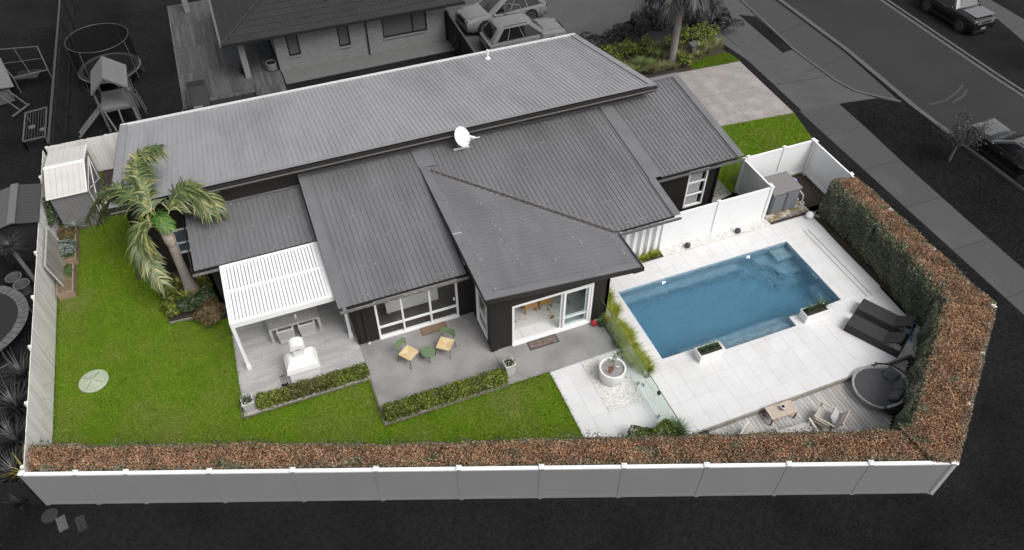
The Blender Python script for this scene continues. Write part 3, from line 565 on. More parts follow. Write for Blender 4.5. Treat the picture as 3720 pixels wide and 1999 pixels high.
wchair((-12.22,5.83,.022), 'wicker chair on the left at the pergola table, nearer the chimney'); wchair((-11.46,5.85,.022), 'wicker chair on the right at the pergola table')
# ---------------------------------------------------------------- outdoor fireplace
fpm = mat('white_plaster', (.81,.805,.79), (.77,.765,.745), 3, .7)
fp = thing('outdoor_fireplace', 'white plaster outdoor fireplace with rounded chimney cowl', 'fireplace', (-11.92,4.02,.022))
MB().box(-.50,-.36,0,.50,.30,.62).build('firebox', fpm, fp)
def frus(b, a, c):
    (x0,y0,x1,y1,z), (u0,v0,u1,v1,w) = a, c
    return b.add([(x0,y0,z),(x1,y0,z),(x1,y1,z),(x0,y1,z),(u0,v0,w),(u1,v0,w),(u1,v1,w),(u0,v1,w)], [(0,3,2,1),(4,5,6,7),(0,1,5,4),(1,2,6,5),(2,3,7,6),(3,0,4,7)])
frus(MB(), (-.57,-.42,.57,.36,.62), (-.53,-.38,.53,.32,.82)).build('mantel', fpm, fp)
b = MB(); lv = [(.51,.36,.32,.82),(.495,.34,.30,.89),(.45,.30,.27,.97),(.38,.25,.23,1.03),(.29,.19,.19,1.075),(.19,.14,.15,1.10)]
for a, c in zip(lv, lv[1:]): frus(b, (-a[0],-a[1],a[0],a[2],a[3]), (-c[0],-c[1],c[0],c[2],c[3]))
b.build('hood', fpm, fp, True); frus(MB(), (-.175,-.12,.175,.13,1.08), (-.165,-.115,.165,.125,1.56)).build('chimney', fpm, fp)
b = MB(); k = 12; vs = []
for y in (-.20,.20):
    for i in range(k+1): a = math.pi*i/k; vs.append((-math.cos(a)*.255, y, 1.55+math.sin(a)*.20))
b.add(vs, [(i,i+1,k+2+i,k+1+i) for i in range(k)]+[tuple(range(k,-1,-1)), tuple(range(k+1,2*k+2)), (0,k+1,2*k+1,k)]).build('cowl', fpm, fp, True)
MB().box(-.09,-.204,1.525,.09,-.12,1.548).build('cowl_slot', fasc, fp)
ir = mat('black_iron', (.012,.012,.012), rough=.5)
to = thing('fire_tools', 'black fireplace tool stand beside the white fireplace', 'fire tools', (-12.66,3.72,.022))
MB().box(-.1,-.08,0,.1,.08,.03).build('base', ir, to); MB().cyl((0,0,.03),(0,0,.62),.012,.012,8).build('stem', ir, to); MB().bar((-.09,0,.58),(.09,0,.58),.02,.02).build('crossbar', ir, to)
for s in (-1,1): MB().cyl((s*.08,0,.57),(s*.08,.01,.08),.009,.009,6).build('tool', ir, to); MB().box(s*.08-.03,-.02,.05,s*.08+.03,.03,.14).build('tool_head', ir, to)
# ---------------------------------------------------------------- lounge chairs and round table on the patio
grn = mat('sage_green_steel', (.135,.20,.11), rough=.5); cane = mat('woven_seagrass', (.66,.50,.27), (.52,.38,.19), 30, .8, coords='obj', stretch=(1,4,1)); cane2 = mat('woven_seagrass_across', (.74,.60,.37), (.58,.44,.24), 30, .8, coords='obj', stretch=(4,1,1)); dsteel = mat('dark_steel_leg', (.06,.065,.055), rough=.5)
def gchair(loc, rz, label):
    c = thing('woven_chair', label, 'chair', loc, rz, 'green chairs with woven seats on the patio')
    for q, (a, b_) in enumerate((((-.26,-.26),(.26,-.26)),((.26,-.26),(.26,.26)),((.26,.26),(-.26,.26)),((-.26,.26),(-.26,-.26)))):
        MB().add([(*a,.43),(*b_,.43),(0,0,.405),(*a,.385),(*b_,.385)], [(0,1,2),(0,3,4,1)]).build('woven_seat', cane if q % 2 else cane2, c)
    for x in (-.26,.26):
        for y in (-.26,.26): MB().cyl((x*.95,y*.95,.43 if y < 0 else .41),(x*1.12,y*1.15,0),.014,.011,8).build('leg', dsteel, c)
    for x in (-.2,.2): MB().cyl((x,.25,.4),(x,.33,.6),.012,.012,8).build('back_rod', dsteel, c)
    b = MB(); vs = []
    for i in range(9):
        t = -1+2*i/8; x = .27*t; y = .36-.07*t*t
        for z, e in ((.54,0),(.80-.05*t**4,.06)): vs += [(x,y+e,z),(x,y+e+.025,z)]
    fs = []
    for i in range(8):
        k = 4*i; fs += [(k,k+4,k+6,k+2),(k+1,k+3,k+7,k+5),(k+2,k+6,k+7,k+3),(k,k+1,k+5,k+4)]
    b.add(vs, fs+[(0,2,3,1),(32,33,35,34)]).build('backrest', grn, c, True); return c
gchair((-8.37,3.24,.022), R(36), 'green backed chair with woven seat left of the small round table')
gchair((-7.05,3.16,.022), R(-38), 'green backed chair with woven seat right of the small round table')
t_ = thing('side_table', 'small round sage green side table between two woven chairs', 'table', (-7.72,3.03,.022)); MB().lathe([(.235,.40),(.25,.41),(.25,.43),(.24,.44)],n=28).build('top', grn, t_, True)
for a in (.4,2.5,4.6): MB().cyl((.15*math.cos(a),.15*math.sin(a),.4),(.2*math.cos(a),.2*math.sin(a),0),.012,.012,8).build('leg', dsteel, t_)
# doormats
def mat_(name, label, x0, y0, x1, y1, m, mb):
    t = thing(name, label, 'doormat', ((x0+x1)/2,(y0+y1)/2,.0225)); w, h = (x1-x0)/2, (y1-y0)/2
    MB().box(-w,-h,0,w,h,.012).build('border', mb, t); MB().box(-w+.045,-h+.045,.0125,w-.045,h-.045,.018).build('pile', m, t)
mat_('doormat', 'brown coir doormat at the living room sliding door', -7.64, 4.12, -6.65, 4.50, mat('coir', (.25,.175,.115), (.18,.125,.08), 30, .95, stretch=(.4,3,1)), mat('coir_border', (.16,.115,.085), rough=.95))
mat_('doormat', 'mottled grey brown doormat at the dining door', -4.22, 2.06, -3.08, 2.45, mat('mottled_mat', (.26,.20,.175), (.12,.09,.08), 12, .95, contrast=(.3,.6)), mat('mat_border', (.06,.05,.046), rough=.9))
# ---------------------------------------------------------------- square planters, low hedges with timber edging
flo = mat('planter_leaves', (.05,.09,.03), island=[(.03,.06,.02),(.07,.12,.04),(.10,.15,.06),(.6,.6,.55)], rough=.6)
concp = mat('pale_concrete_planter', (.58,.575,.55), (.47,.46,.44), 3, .8)
def planter(loc, rz, label, n=140):
    p = thing('square_planter', label, 'planter', loc, rz, 'square pale planters at the patio hedges')
    b = MB(); frus(b, (-.14,-.14,.14,.14,0), (-.19,-.19,.19,.19,.50)); b.build('pot', concp, p); b = MB()
    for s in (-1,1): b.box(-.20,s*.17-.025,.48,.20,s*.17+.025,.52); b.box(s*.17-.025,-.145,.48,s*.17+.025,.145,.52)
    b.build('rim', concp, p); MB().box(-.15,-.15,.48,.15,.15,.505).build('soil', soil, p); bush(p, 'flowers', (0,0,.54), (.19,.19,.14), n, .055, .03, flo)
planter((-13.92,3.22,.01), R(3), 'tall square planter with small flowers at the lawn corner'); planter((-5.27,1.48,.022), R(3), 'square planter with white flowers beside the dining patio')
boxm = mat('box_leaves', (.06,.10,.01), island=[(.03,.045,.005),(.075,.105,.008),(.14,.18,.014),(.30,.33,.04)], c2=(.6,.62,.5), scale=1.6, rough=.45)
oldbox = mat('yellowing_box_leaves', (.1,.1,.02), island=[(.03,.045,.008),(.09,.085,.02),(.15,.115,.035),(.10,.13,.02)], c2=(.6,.6,.5), scale=1.6, rough=.5)
def lowhedge(name, label, x0, x1, y0, y1, h, n, extra=None):
    t = thing(name, label, 'hedge'); MB().box(x0+.09,y0+.09,.012,x1-.09,y1-.09,h-.09).build('stems', core, t)
    P = np.c_[x0+(x1-x0)*RNG.random(n), y0+(y1-y0)*RNG.random(n), np.zeros(n)]; top = RNG.random(n) < .5
    P[:,2] = np.where(top, h*(.9+.1*np.sin(P[:,0]*5)+.08*np.sin(P[:,0]*13+1))+RNG.normal(size=n)*.03, .03+RNG.random(n)*h*.9); N = np.tile([0,0,1.], (n,1))
    sd = ~top; e = RNG.random(n) < .8; P[sd & e,1] = np.where(RNG.random((sd & e).sum()) < .65, y0, y1)+RNG.normal(size=(sd & e).sum())*.035; N[sd & e] = (0,-1,.3)
    P[sd & ~e,0] = np.where(RNG.random((sd & ~e).sum()) < .5, x0, x1)+RNG.normal(size=(sd & ~e).sum())*.03; k = extra(P) if extra else np.zeros(n, bool)
    for s, m in ((~k, boxm), (k, oldbox)):
        if s.any(): V, F = leaves(P[s], N[s], .062, .04, .9); stuff(npmesh('foliage', V, F, m, t))
lowhedge('low_hedge', 'low clipped hedge in front of the white fireplace', -13.62, -9.92, 3.05, 3.42, .42, 9500, lambda P: (RNG.random(len(P)) < np.exp(-((P[:,0]+11.9)/.75)**2)))
lowhedge('low_hedge', 'low clipped hedge along the front of the chair patio', -9.76, -5.52, 1.04, 1.46, .44, 12000)
ed = thing('timber_edging', 'timber edging board along the lawn below the fireplace hedge', 'edging'); MB().box(-14.2,2.90,0,-9.88,2.945,.07).build('board', timber_e, ed); MB().box(-14.235,2.90,0,-14.19,3.5,.07).build('board', timber_e, ed)
ed = thing('timber_edging', 'timber edging board along the lawn below the chair patio hedge', 'edging'); MB().box(-9.9,.90,0,-5.5,.945,.07).build('board', timber_e, ed); MB().box(-9.905,.945,0,-9.86,2.9,.06).build('board', timber_e, ed)
# ---------------------------------------------------------------- pots by the dining door
redm = mat('red_plastic', (.42,.02,.035), rough=.4); potg = mat('dark_grey_pot', (.05,.05,.05), rough=.6); leafm = mat('pot_plant_leaves', (.05,.12,.03), island=[(.03,.08,.02),(.06,.14,.03),(.09,.18,.05)], rough=.5)
rp = thing('red_bucket', 'small red bucket with a wooden handle by the dining door', 'bucket', (-1.6,2.30,.022)); b = MB(); frus(b, (-.06,-.06,.06,.06,0),(-.085,-.085,.085,.085,.2)); b.build('bucket', redm, rp); MB().cyl((.0,0,.1),(.04,.03,.3),.015,.015,8).build('handle', mat('pine_handle', (.6,.4,.25), rough=.6), rp)
pp = thing('pot_plant', 'small leafy plant in a dark grey pot by the dining door', 'pot plant', (-1.36,2.2,.022)); MB().lathe([(.08,0),(.115,.2),(.12,.21),(.10,.21),(.095,.17)],n=18).build('pot', potg, pp, True); V, F = blades([(0,0,.17)], 34, .24, .8, .05, 1.2); npmesh('leaves', V, F, leafm, pp)
# ---------------------------------------------------------------- seating and rooms behind the glass
sofam = mat('beige_upholstery', (.78,.77,.73), (.72,.71,.67), 20, .9); throw = mat('cream_throw', (.80,.74,.62), rough=.95); pine = mat('pine_leg', (.6,.5,.3), rough=.6)
sf = thing('indoor_sofa', 'grey beige sofa seen from behind through the living room slider', 'sofa', (-7.58,5.62,.03))
MB().box(-1.0,-.12,.16,1.0,.12,.76).build('back', sofam, sf); MB().box(-1.0,.121,.16,1.0,.85,.42).build('base', sofam, sf)
for x in (-.93,.93): MB().box(x-.09,.122,.42,x+.09,.85,.6).build('arm', sofam, sf)
for x in (-.65,0,.65): MB().pillow((x,.22,.72),.66,.22,.34, tilt=Matrix.Rotation(.0,4,'X')).build('back_cushion', throw, sf, True)
for x in (-.9,.9):
    for y in (-.08,.75): MB().cyl((x,y,.16),(x,y,0),.02,.014,8).build('leg', pine, sf)
tan = mat('tan_leather', (.48,.245,.075), (.42,.205,.06), 6, .55)
def dchair(x, label):
    c = thing('tan_chair', label, 'chair', (x,3.72,.03), 0, 'tan dining chairs'); MB().box(-.25,-.03,.30,.25,.03,.80).build('backrest', tan, c); MB().box(-.25,.031,.36,.25,.46,.46).build('seat', tan, c)
    for a in (-1,1): MB().box(a*.25-.015,.031,.46,a*.25+.015,.4,.66).build('arm', tan, c)
    for a in (-.22,.22):
        for y in (-.005,.42): MB().box(a-.025,y-.02,0,a+.025,y+.02,.36 if y > 0 else .30).build('leg', tan, c)
dchair(-3.52, 'tan leather dining chair on the left inside the open door'); dchair(-2.92, 'tan leather dining chair on the right inside the open door')
rg = thing('rug', 'pale patterned rug with rust fringe inside the open dining door', 'rug', (0,0,.031)); MB().prism([(-4.6,3.15),(-2.2,3.15),(-1.95,3.6),(-1.9,5.5),(-4.6,5.5)],0,.012).build('pile', mat('rug_pile', (.60,.585,.56), (.30,.28,.27), 7, .95, contrast=(.58,.72), c3=(.36,.17,.05), s3=2.2, w3=(.60,.66)), rg)
# ---------------------------------------------------------------- round pot on the pebbles
po = thing('round_planter', 'big round white planter with a young citrus tree on pebbles', 'planter', (-2.08,-.08,.03)); MB().lathe([(.34,0),(.40,.06),(.455,.5),(.46,.62),(.43,.63),(.40,.61),(.395,.52)],n=36).build('pot', white2, po, True)
MB().lathe([(.001,.53),(.40,.53),(.40,.54),(.001,.545)],n=28).build('mulch', mat('grey_chip', (.36,.35,.34), (.16,.14,.13), 45, .95, contrast=(.4,.62), c3=(.14,.07,.05), s3=2.6, w3=(.60,.68)), po)
tw = MB().cyl((0,0,.54),(.12,.10,.95),.014,.008,8).cyl((.12,.1,.95),(.28,.12,1.2),.008,.005,6).cyl((.06,.05,.75),(-.02,.1,.92),.006,.005,6); tw.build('stem', mat('citrus_stem', (.10,.09,.05), rough=.8), po)
V, F = merge([leaves(np.array(c)+RNG.normal(size=(12,3))*.05, rotn(12), .10, .055) for c in ((-.02,.12,.9),(.14,.11,1.0),(.28,.12,1.2),(.22,.15,1.12))]); npmesh('leaves', V, F, leafm, po); MB().bar((.12,-.02,.62),(.24,-.06,.62),.03,.01).build('plant_tag', white2, po)
# ---------------------------------------------------------------- grasses along the glass, glass pool fence
lime = mat('lime_grass', (.2,.26,.02), island=[(.10,.16,.008),(.20,.26,.012),(.30,.33,.02),(.36,.34,.03)], rough=.5); dkg = mat('dark_mondo', (.05,.09,.02), island=[(.03,.055,.012),(.06,.10,.02),(.10,.15,.03)], rough=.5)
def clump(name, label, loc, n, ln, sp, w, m, cat='grass clump', group=None, up=1., pts=None):
    t = thing(name, label, cat, loc, 0, group); V, F = blades(pts or [(0,0,0)], n, ln, sp, w, up); stuff(npmesh('blades', V, F, m, t)); return t
ys = [3.9,3.35,2.8,2.25,1.75,1.25,.75,.28,-.15]
for i, y in enumerate(ys): clump('lime_grass', ['lime green grass clump against the dark east wall, farthest from the lawn','lime grass clump beside the pool, second from the white screen','lime grass clump at the dining wing corner','lime grass clump next to the pot plant corner','lime grass clump behind the glass at the patio edge','lime grass clump behind the glass near the patio corner','lime grass clump behind the glass beside the round planter','golden grass clump behind the glass by the round planter','last golden grass clump of the row, nearest the pool gate'][i], (-.62-.02*i if y > 2.4 else -.84,y,.016), 150, .55, .75, .022, lime if i % 4 != 2 or y < 1 else lime, group='lime grass clumps along the pool fence', pts=[(RNG.normal()*.08, RNG.normal()*.14, 0) for _ in range(5)])
for i, y in enumerate((1.9,1.3,.7,.2)): clump('mondo_grass', ['darker grass clump against the glass next to the pot plant','darker grass clump against the glass, second from the house','darker grass clump against the glass, third from the house','pale seeding grass clump against the glass by the round planter'][i], (-1.12,y,.016), 90, .42, .5, .02, dkg, pts=[(RNG.normal()*.05, RNG.normal()*.16, 0) for _ in range(5)])
gf = thing('glass_pool_fence', 'frameless glass pool fence with a gate beside the round planter', 'fence', (-1.33,0,0))
pfg = glass('pool_fence_glass', (.88,.94,.91)); edge = mat('glass_edge', (.10,.14,.12), rough=.2); chrome = mat('chrome', (.5,.5,.5), rough=.2, metal=1)
for a, b in ((2.45,.82),(.78,-.92),(-1.86,-3.3)):
    p_ = MB().box(-.006,b,.06,.006,a,1.22).build('glass_panel', pfg, gf); MB().box(-.0075,b,1.22,.0075,a,1.229).build('glass_edge', edge, p_)
    for y in (a-.25,b+.25): MB().box(-.03,y-.03,.03,.03,y+.03,.17).build('spigot', chrome, gf)
p_ = MB().box(-.006,-1.83,.08,.006,-.95,1.22).build('gate', pfg, gf); MB().box(-.0075,-1.83,1.22,.0075,-.95,1.229).build('glass_edge', edge, p_)
for z in (.3,1.0): MB().box(-.03,-.99,z,.03,-.88,z+.09).build('hinge', chrome, p_)
MB().box(-.04,-1.87,1.0,.04,-1.78,1.14).build('latch', ir, p_)
# bushes beside the hedge at the end of the path
for i, (x, y, r, lab) in enumerate(((-2.45,-2.72,.34,'round green shrub at the foot of the path, leftmost of three'),(-1.95,-2.9,.36,'round green shrub at the foot of the path, middle of three'),(-1.6,-2.85,.33,'round green shrub at the foot of the path beside the grass tuft'))):
    t = thing('green_shrub', lab, 'shrub', (x,y,.02), 0, 'shrubs at the foot of the path'); bush(t, 'foliage', (0,0,.34), (r,r,.34), 900, .08, .05, boxm, core)
clump('lime_grass', 'big grass tuft against the glass fence at the hedge', (-1.22,-2.98,.02), 420, .75, .7, .022, dkg, pts=[(RNG.normal()*.1,RNG.normal()*.1,0) for _ in range(3)])
bo = thing('bollard_light', 'small grey bollard light among the shrubs by the hedge', 'bollard', (-1.62,-3.25,.02)); MB().box(-.09,-.09,0,.09,.09,.5).build('body', mat('bollard_grey', (.25,.25,.25), rough=.5), bo); MB().box(-.10,-.10,.5,.10,.10,.53).build('cap', mat('bollard_cap', (.35,.35,.35), rough=.5), bo)
# ---------------------------------------------------------------- trough planters on the pool edge
yuc = mat('yucca_green', (.05,.10,.04), island=[(.02,.045,.018),(.04,.085,.03),(.08,.14,.05)], rough=.5)
def trough(x0, y0, x1, y1, label, pl):
    t = thing('trough_planter', label, 'planter', ((x0+x1)/2,(y0+y1)/2,.03), 0, 'white trough planters by the pool'); w, h = (x1-x0)/2, (y1-y0)/2; b = MB()
    frus(b, (-w+.04,-h+.03,w-.04,h-.03,0), (-w,-h,w,h,.40)); b.build('trough', white2, t); b = MB()
    for s in (-1,1): b.box(-w,s*(h-.015)-.015,.40,w,s*(h-.015)+.015,.425); b.box(s*(w-.015)-.015,-h+.03,.40,s*(w-.015)+.015,h-.03,.425)
    b.build('rim', white2, t); MB().box(-w+.03,-h+.03,.38,w-.03,h-.03,.408).build('soil', soil, t)
    for x, n, l, s, wd, u in pl: V, F = blades([(x,0,.40)], n, l, s, wd, u); npmesh('plant', V, F, yuc, t)
trough(1.08,-.68,2.02,-.26, 'white trough planter with grassy plants on the near pool edge', [(-.25,60,.35,.7,.02,1.),(.02,70,.42,.7,.02,1.),(.25,60,.38,.7,.022,1.)])
trough(5.66,-.52,6.66,-.10, 'white trough planter with two yuccas at the pool alcove', [(-.22,90,.42,.75,.03,1.1),(.25,90,.48,.75,.03,1.25),(0,20,.2,.8,.03,.9)])
slab_ = struct(MB().box(5.36,-.44,.0305,5.66,-.02,.045).build('coping_slab', tile))
# ---------------------------------------------------------------- white fences
def pvc(name, label, p, q, ts, h=1.80, m=white, mp=None, capm=white2, th=.05, rail=white2, pth=.0125, rh=.09):
    t = thing(name, label, 'fence'); p = Vector((*p,0)); q = Vector((*q,0)); Ln = (q-p).length; dx = (q-p)/Ln; r = math.atan2(dx.y, dx.x)
    for a in ts:
        c = p+dx*a; po = MB().box(-.06,-.06,0,.06,.06,h+.03).build('post', mp or m, t, loc=c, rz=r)
        ca = MB(); ca.box(-.08,-.08,h+.03,.08,.08,h+.055); frus(ca, (-.07,-.07,.07,.07,h+.055),(-.015,-.015,.015,.015,h+.085)); ca.build('post_cap', capm, po)
    for a, b in zip(ts, ts[1:]):
        c = p+dx*(a+.06); l = b-a-.12; pn = MB().box(0,-pth,.06,l,pth,h-.02).build('panel', m, t, loc=c, rz=r)
        MB().box(0,-th/2-.012,h-rh,l,th/2+.012,h).build('top_rail', rail, pn); MB().box(0,-th/2-.012,.05,l,th/2+.012,.18).build('bottom_rail', m, pn)
    return t
pvc('white_fence', 'white panel fence facing the pool', (2.637,4.964), (7.545,4.964), [0,2.42,4.908])
pvc('white_fence', 'short white panel fence beside the grey pump cabinet', (7.545,5.09), (7.545,6.93), [1.84-1.84+.0,1.84][0:0] or [.0,1.84])
pvc('white_fence', 'white panel fence behind the pump yard at the front lawn', (7.66,7.0), (11.1,7.0), [0.12,1.95,3.44])
pvc('white_fence', 'white panel fence along the east hedge and pump yard', (11.12,6.86), (10.92,-3.2), [.0,2.4,4.8,7.2,9.6,10.06])
pvc('white_fence', 'white panel fence behind the south east hedge corner', (10.86,-3.34), (5.16,-7.56), [0.0,2.38,4.76,7.09])
gfen = mat('grey_fence_face', (.245,.245,.245), (.236,.236,.236), 1, .7, spec=.3)
d_ = Vector((1,-.377)).normalized(); s0 = -5.4
ts = [0.02,1.55,2.85+.15]+[5.4+2.4*i for i in range(9)]+[26.98]
p0 = Vector((-15.098,.098))+d_*s0
pvc('white_fence', 'long boundary fence with grey outer face along the south lawn', p0, p0+d_*27, ts, m=gfen, mp=gfen, rail=white2, th=.088, pth=.05, rh=.055)
# fin screen beside the dining wing
sc_ = thing('fin_screen', 'white screen with upright fins behind lime grass clumps', 'screen', (0,0,0)); MB().box(-.2,4.99,.05,2.56,5.02,1.85).build('panel', white, sc_)
for x in (-.1,.25,.6,.95,1.32,1.66,1.98,2.3): MB().box(x-.055,4.82,.012,x+.055,4.985,1.95).build('fin', white2, sc_)
for i, (x, lab) in enumerate(((1.5,'lime grass clump below the fin screen, leftmost'),(1.8,'lime grass clump below the fin screen, middle'),(2.2,'largest lime grass clump below the fin screen, beside the pebbles'))):
    clump('lime_grass', lab, (x,4.66,.012), 110+60*(i==2), .42+.12*(i==2), .6, .03, lime)
for x, lab in ((3.74,'small dark ball ornament on the pebbles nearer the grass clumps'),(6.12,'small dark ball ornament on the pebbles nearer the pump cabinet')):
    o = thing('ball_ornament', lab, 'ornament', (x,4.64,.03), 0, 'dark balls on the pebble strip'); MB().sphere((0,0,.13),.125,20,12).build('ball', mat('charcoal_ball', (.045,.045,.05), rough=.7), o, True); MB().lathe([(.07,0),(.05,.03)],n=14).build('foot', potg, o)
o = thing('globe_light', 'white globe light on the tile corner beside the hedge', 'light', (9.46,4.32,.03)); MB().sphere((0,0,.17),.17,24,14).build('globe', white2, o, True); MB().lathe([(.08,0),(.07,.04)],n=14).build('base', potg, o)
# ---------------------------------------------------------------- pump yard
pad = struct(MB().prism([(7.75,4.70),(9.78,4.70),(9.74,5.35),(9.3,6.3),(7.75,6.3)],-.01,.06).build('pump_pad', mat('stained_concrete', (.52,.49,.42), (.22,.16,.09), 4.5, .85, contrast=(.42,.56))))
cbm = mat('grey_resin', (.135,.14,.155), rough=.55); cbt = mat('grey_resin_lid', (.20,.185,.185), rough=.6)
cb = thing('pump_cabinet', 'grey resin pump cabinet with louvred doors behind white fence', 'cabinet', (8.58,5.58,.06))
MB().box(-.68,-.50,0,.68,.56,1.12).build('body', cbm, cb); frus(MB(), (-.72,-.56,.72,.60,1.12),(-.70,-.53,.70,.60,1.17)).build('lid', cbt, cb); MB().box(-.6,.605,1.0,.45,.64,1.24).build('lid_back', mat('pale_lid_back', (.5,.52,.54), rough=.5), cb)
for s in (-1,1):
    dr_ = MB().box(s*.335-.32,-.53,.05,s*.335+.32,-.502,1.08).build('door', cbm, cb)
    for i in range(11): MB().bar((s*.335-.26,-.545,.13+.085*i),(s*.335+.26,-.545,.13+.085*i),.03,.05,up=(0,.5,.86)).build('louvre', cbm, dr_)
MB().box(-.06,-.58,1.09,.06,-.562,1.16).build('latch', chrome, cb)
fl_ = thing('pool_filter', 'pool filter with round blue lid and white pipes beside the cabinet', 'filter', (9.62,6.0,.012)); MB().lathe([(.2,0),(.22,.1),(.22,.6),(.16,.72)],n=20).build('tank', potg, fl_, True); MB().lathe([(.20,.72),(.20,.76),(.1,.79)],n=20).build('lid', mat('blue_lid', (.19,.33,.52), rough=.4), fl_)
MB().tube([(.05,-.18,.5),(.12,-.45,.5),(.12,-.75,.45),(.10,-.8,.1)],.025).build('pipe', white2, fl_); MB().tube([(.0,-.3,.3),(-.1,-.75,.28)],.025).build('pipe', white2, fl_)
wp = thing('white_pot', 'small white pot with a rusty top beside the pump cabinet', 'pot', (9.66,5.12,.06)); MB().lathe([(.07,0),(.09,.13),(.095,.14),(.08,.14)],n=16).build('pot', white2, wp); MB().lathe([(.001,.13),(.08,.135),(.001,.16)],n=14).build('dead_plant', mat('rusty', (.20,.08,.04), rough=.9), wp)
tag(MB().tube([(8.2,4.66,.05),(8.6,4.72,.05),(8.9,4.77,.05),(9.2,4.78,.05),(9.42,4.70,.05),(9.5,4.6,.05)],.022).build('pool_hose', mat('blue_hose', (.06,.10,.24), rough=.5), None, True), 'blue pool hose lying along the tiles in front of the pump cabinet', 'hose')
hc = MB()
for k in range(3): hc.tube([(10.0+.22*math.cos(a)*(1-.1*k), 4.35+.22*math.sin(a)*(1-.1*k), .04+.03*k) for a in [i*.5 for i in range(14)]], .012, 6)
tag(hc.build('garden_hose', mat('pale_hose', (.45,.44,.40), rough=.6)), 'coiled pale garden hose at the end of the hedge', 'hose')
# ---------------------------------------------------------------- tall boundary hedges
hb = mat('brown_hedge_tips', (.2,.11,.06), island=[(.06,.028,.016),(.22,.105,.056),(.42,.205,.11),(.56,.31,.18),(.66,.45,.30),(.20,.15,.085)], c2=(.55,.55,.55), scale=2.2, rough=.7, spec=.2)
hg = mat('green_hedge_leaves', (.06,.08,.04), island=[(.036,.044,.024),(.085,.10,.058),(.15,.165,.10),(.26,.265,.18)], c2=(.62,.66,.6), scale=1.4, rough=.55)
def tallhedge(label, outer, inner, h, nt, nside, ends=(), gl=.12):
    """outer/inner: matching polylines; brown clipped tips on top, green leaves on the inner face and edges"""
    t = thing('boundary_hedge', label, 'hedge'); poly = list(outer)+list(inner)[::-1]; c = np.mean(poly, 0)
    sh_ = []
    for a, b in zip(outer, inner): a = np.array(a); b = np.array(b); d = (b-a)/np.linalg.norm(b-a); sh_.append((a+d*.10, b-d*.16))
    for (a0,b0), (a1,b1) in zip(sh_, sh_[1:]): MB().prism([tuple(a0),tuple(b0),tuple(b1),tuple(a1)], .012, h-.14).build('trunks_and_twigs', core, t)
    P = poly_pts(poly, nt); z = h+.05*np.sin(P[:,0]*1.7)*np.sin(P[:,1]*2.1)+.035*np.sin(P[:,0]*5+P[:,1]*3)+RNG.normal(size=nt)*.035
    def dist(P, line):
        dm = np.full(len(P), 9.)
        for a, b in zip(line, line[1:]):
            a = np.array(a); b = np.array(b); s = np.clip(((P-a)@(b-a))/((b-a)@(b-a)), 0, 1); dm = np.minimum(dm, np.linalg.norm(P-(a+s[:,None]*(b-a)), axis=1))
        return dm
    di = dist(P, inner); do = dist(P, outer); nz = .5+.5*np.sin(P[:,0]*2.3+1.3*np.sin(P[:,1]*1.9))*np.sin(P[:,1]*2.9+P[:,0]); gk = (RNG.random(nt) < np.clip(1.1*np.exp(-di/gl)+.5*np.exp(-do/.12)+.015+.45*(nz > .93), 0, 1))
    z -= .25*np.exp(-di/.07)
    Q = np.c_[P, z]; up = np.tile([0,0,1.], (nt,1)); V, F = leaves(Q[~gk], up[~gk], .054, .025, 1.1); stuff(npmesh('brown_tips', V, F, hb, t))
    G_ = [(Q[gk], up[gk])]
    segs = list(zip(inner, inner[1:]))+list(ends); ln = np.array([math.dist(a,b) for a,b in segs]); 
    for (a, b), l in zip(segs, ln):
        n = int(nside*l/ln.sum()); s = RNG.random(n); a = np.array(a); b = np.array(b); d = (b-a)/l; nn = np.array([-d[1],d[0]]); nn = nn if nn@(c-a) < 0 else -nn
        zz = .04+RNG.random(n)*(h-.06); off = RNG.normal(size=n)*.045+.05*np.sin(s*l*2.7)+.05*np.sin(s*l*6.1+zz*3)-.10*np.clip(1-zz/.5,0,1)
        G_.append((np.c_[a+s[:,None]*(b-a)+nn*off[:,None], zz], np.tile([nn[0],nn[1],.35], (n,1))))
    V, F = merge([leaves(p, n, .062, .038, .9) for p, n in G_]); stuff(npmesh('green_leaves', V, F, hg, t))
    sx = MB()
    for _ in range(int(nt/2500)):
        i = RNG.integers(nt); a = RNG.random()*6.28; p = Q[i]; sx.cyl(p-np.array([0,0,.05]), p+np.array([math.cos(a)*.18,math.sin(a)*.18,.07]), .004, .002, 4, False)
    stuff(sx.build('bare_twigs', mat('bare_twigs', (.38,.31,.24), rough=.9), t))
    return t
def fl(x): return .098-.377*(x+15.098)
fl2 = lambda x: fl(x)+.10
xs_ = [-20.0,-17.4,-14.2,-10.3,-7.5,-4.7,-1.6,1.5,4.75]
tallhedge('long clipped hedge with brown top along the south fence', [(x, fl(x)+.10) for x in xs_], list(zip(xs_, [3.12,2.08,.88,-.66,-1.68,-2.64,-3.78,-4.88,-6.02])), 1.74, 88000, 20000)
tallhedge('thick clipped hedge with brown top along the south east corner', [(4.55,-7.3),(5.2,-7.62),(10.9,-3.40)], [(4.5,-5.98),(4.9,-5.95),(9.36,-2.44)], 1.86, 44000, 26000)
tallhedge('tall hedge with dark green face along the east side of the pool', [(11.12,4.2),(11.06,.5),(10.98,-3.3)], [(9.95,4.35),(10.02,1.6),(9.42,-2.42)], 1.86, 40000, 42000, ends=[((9.95,4.35),(10.98,4.2))], gl=.22)
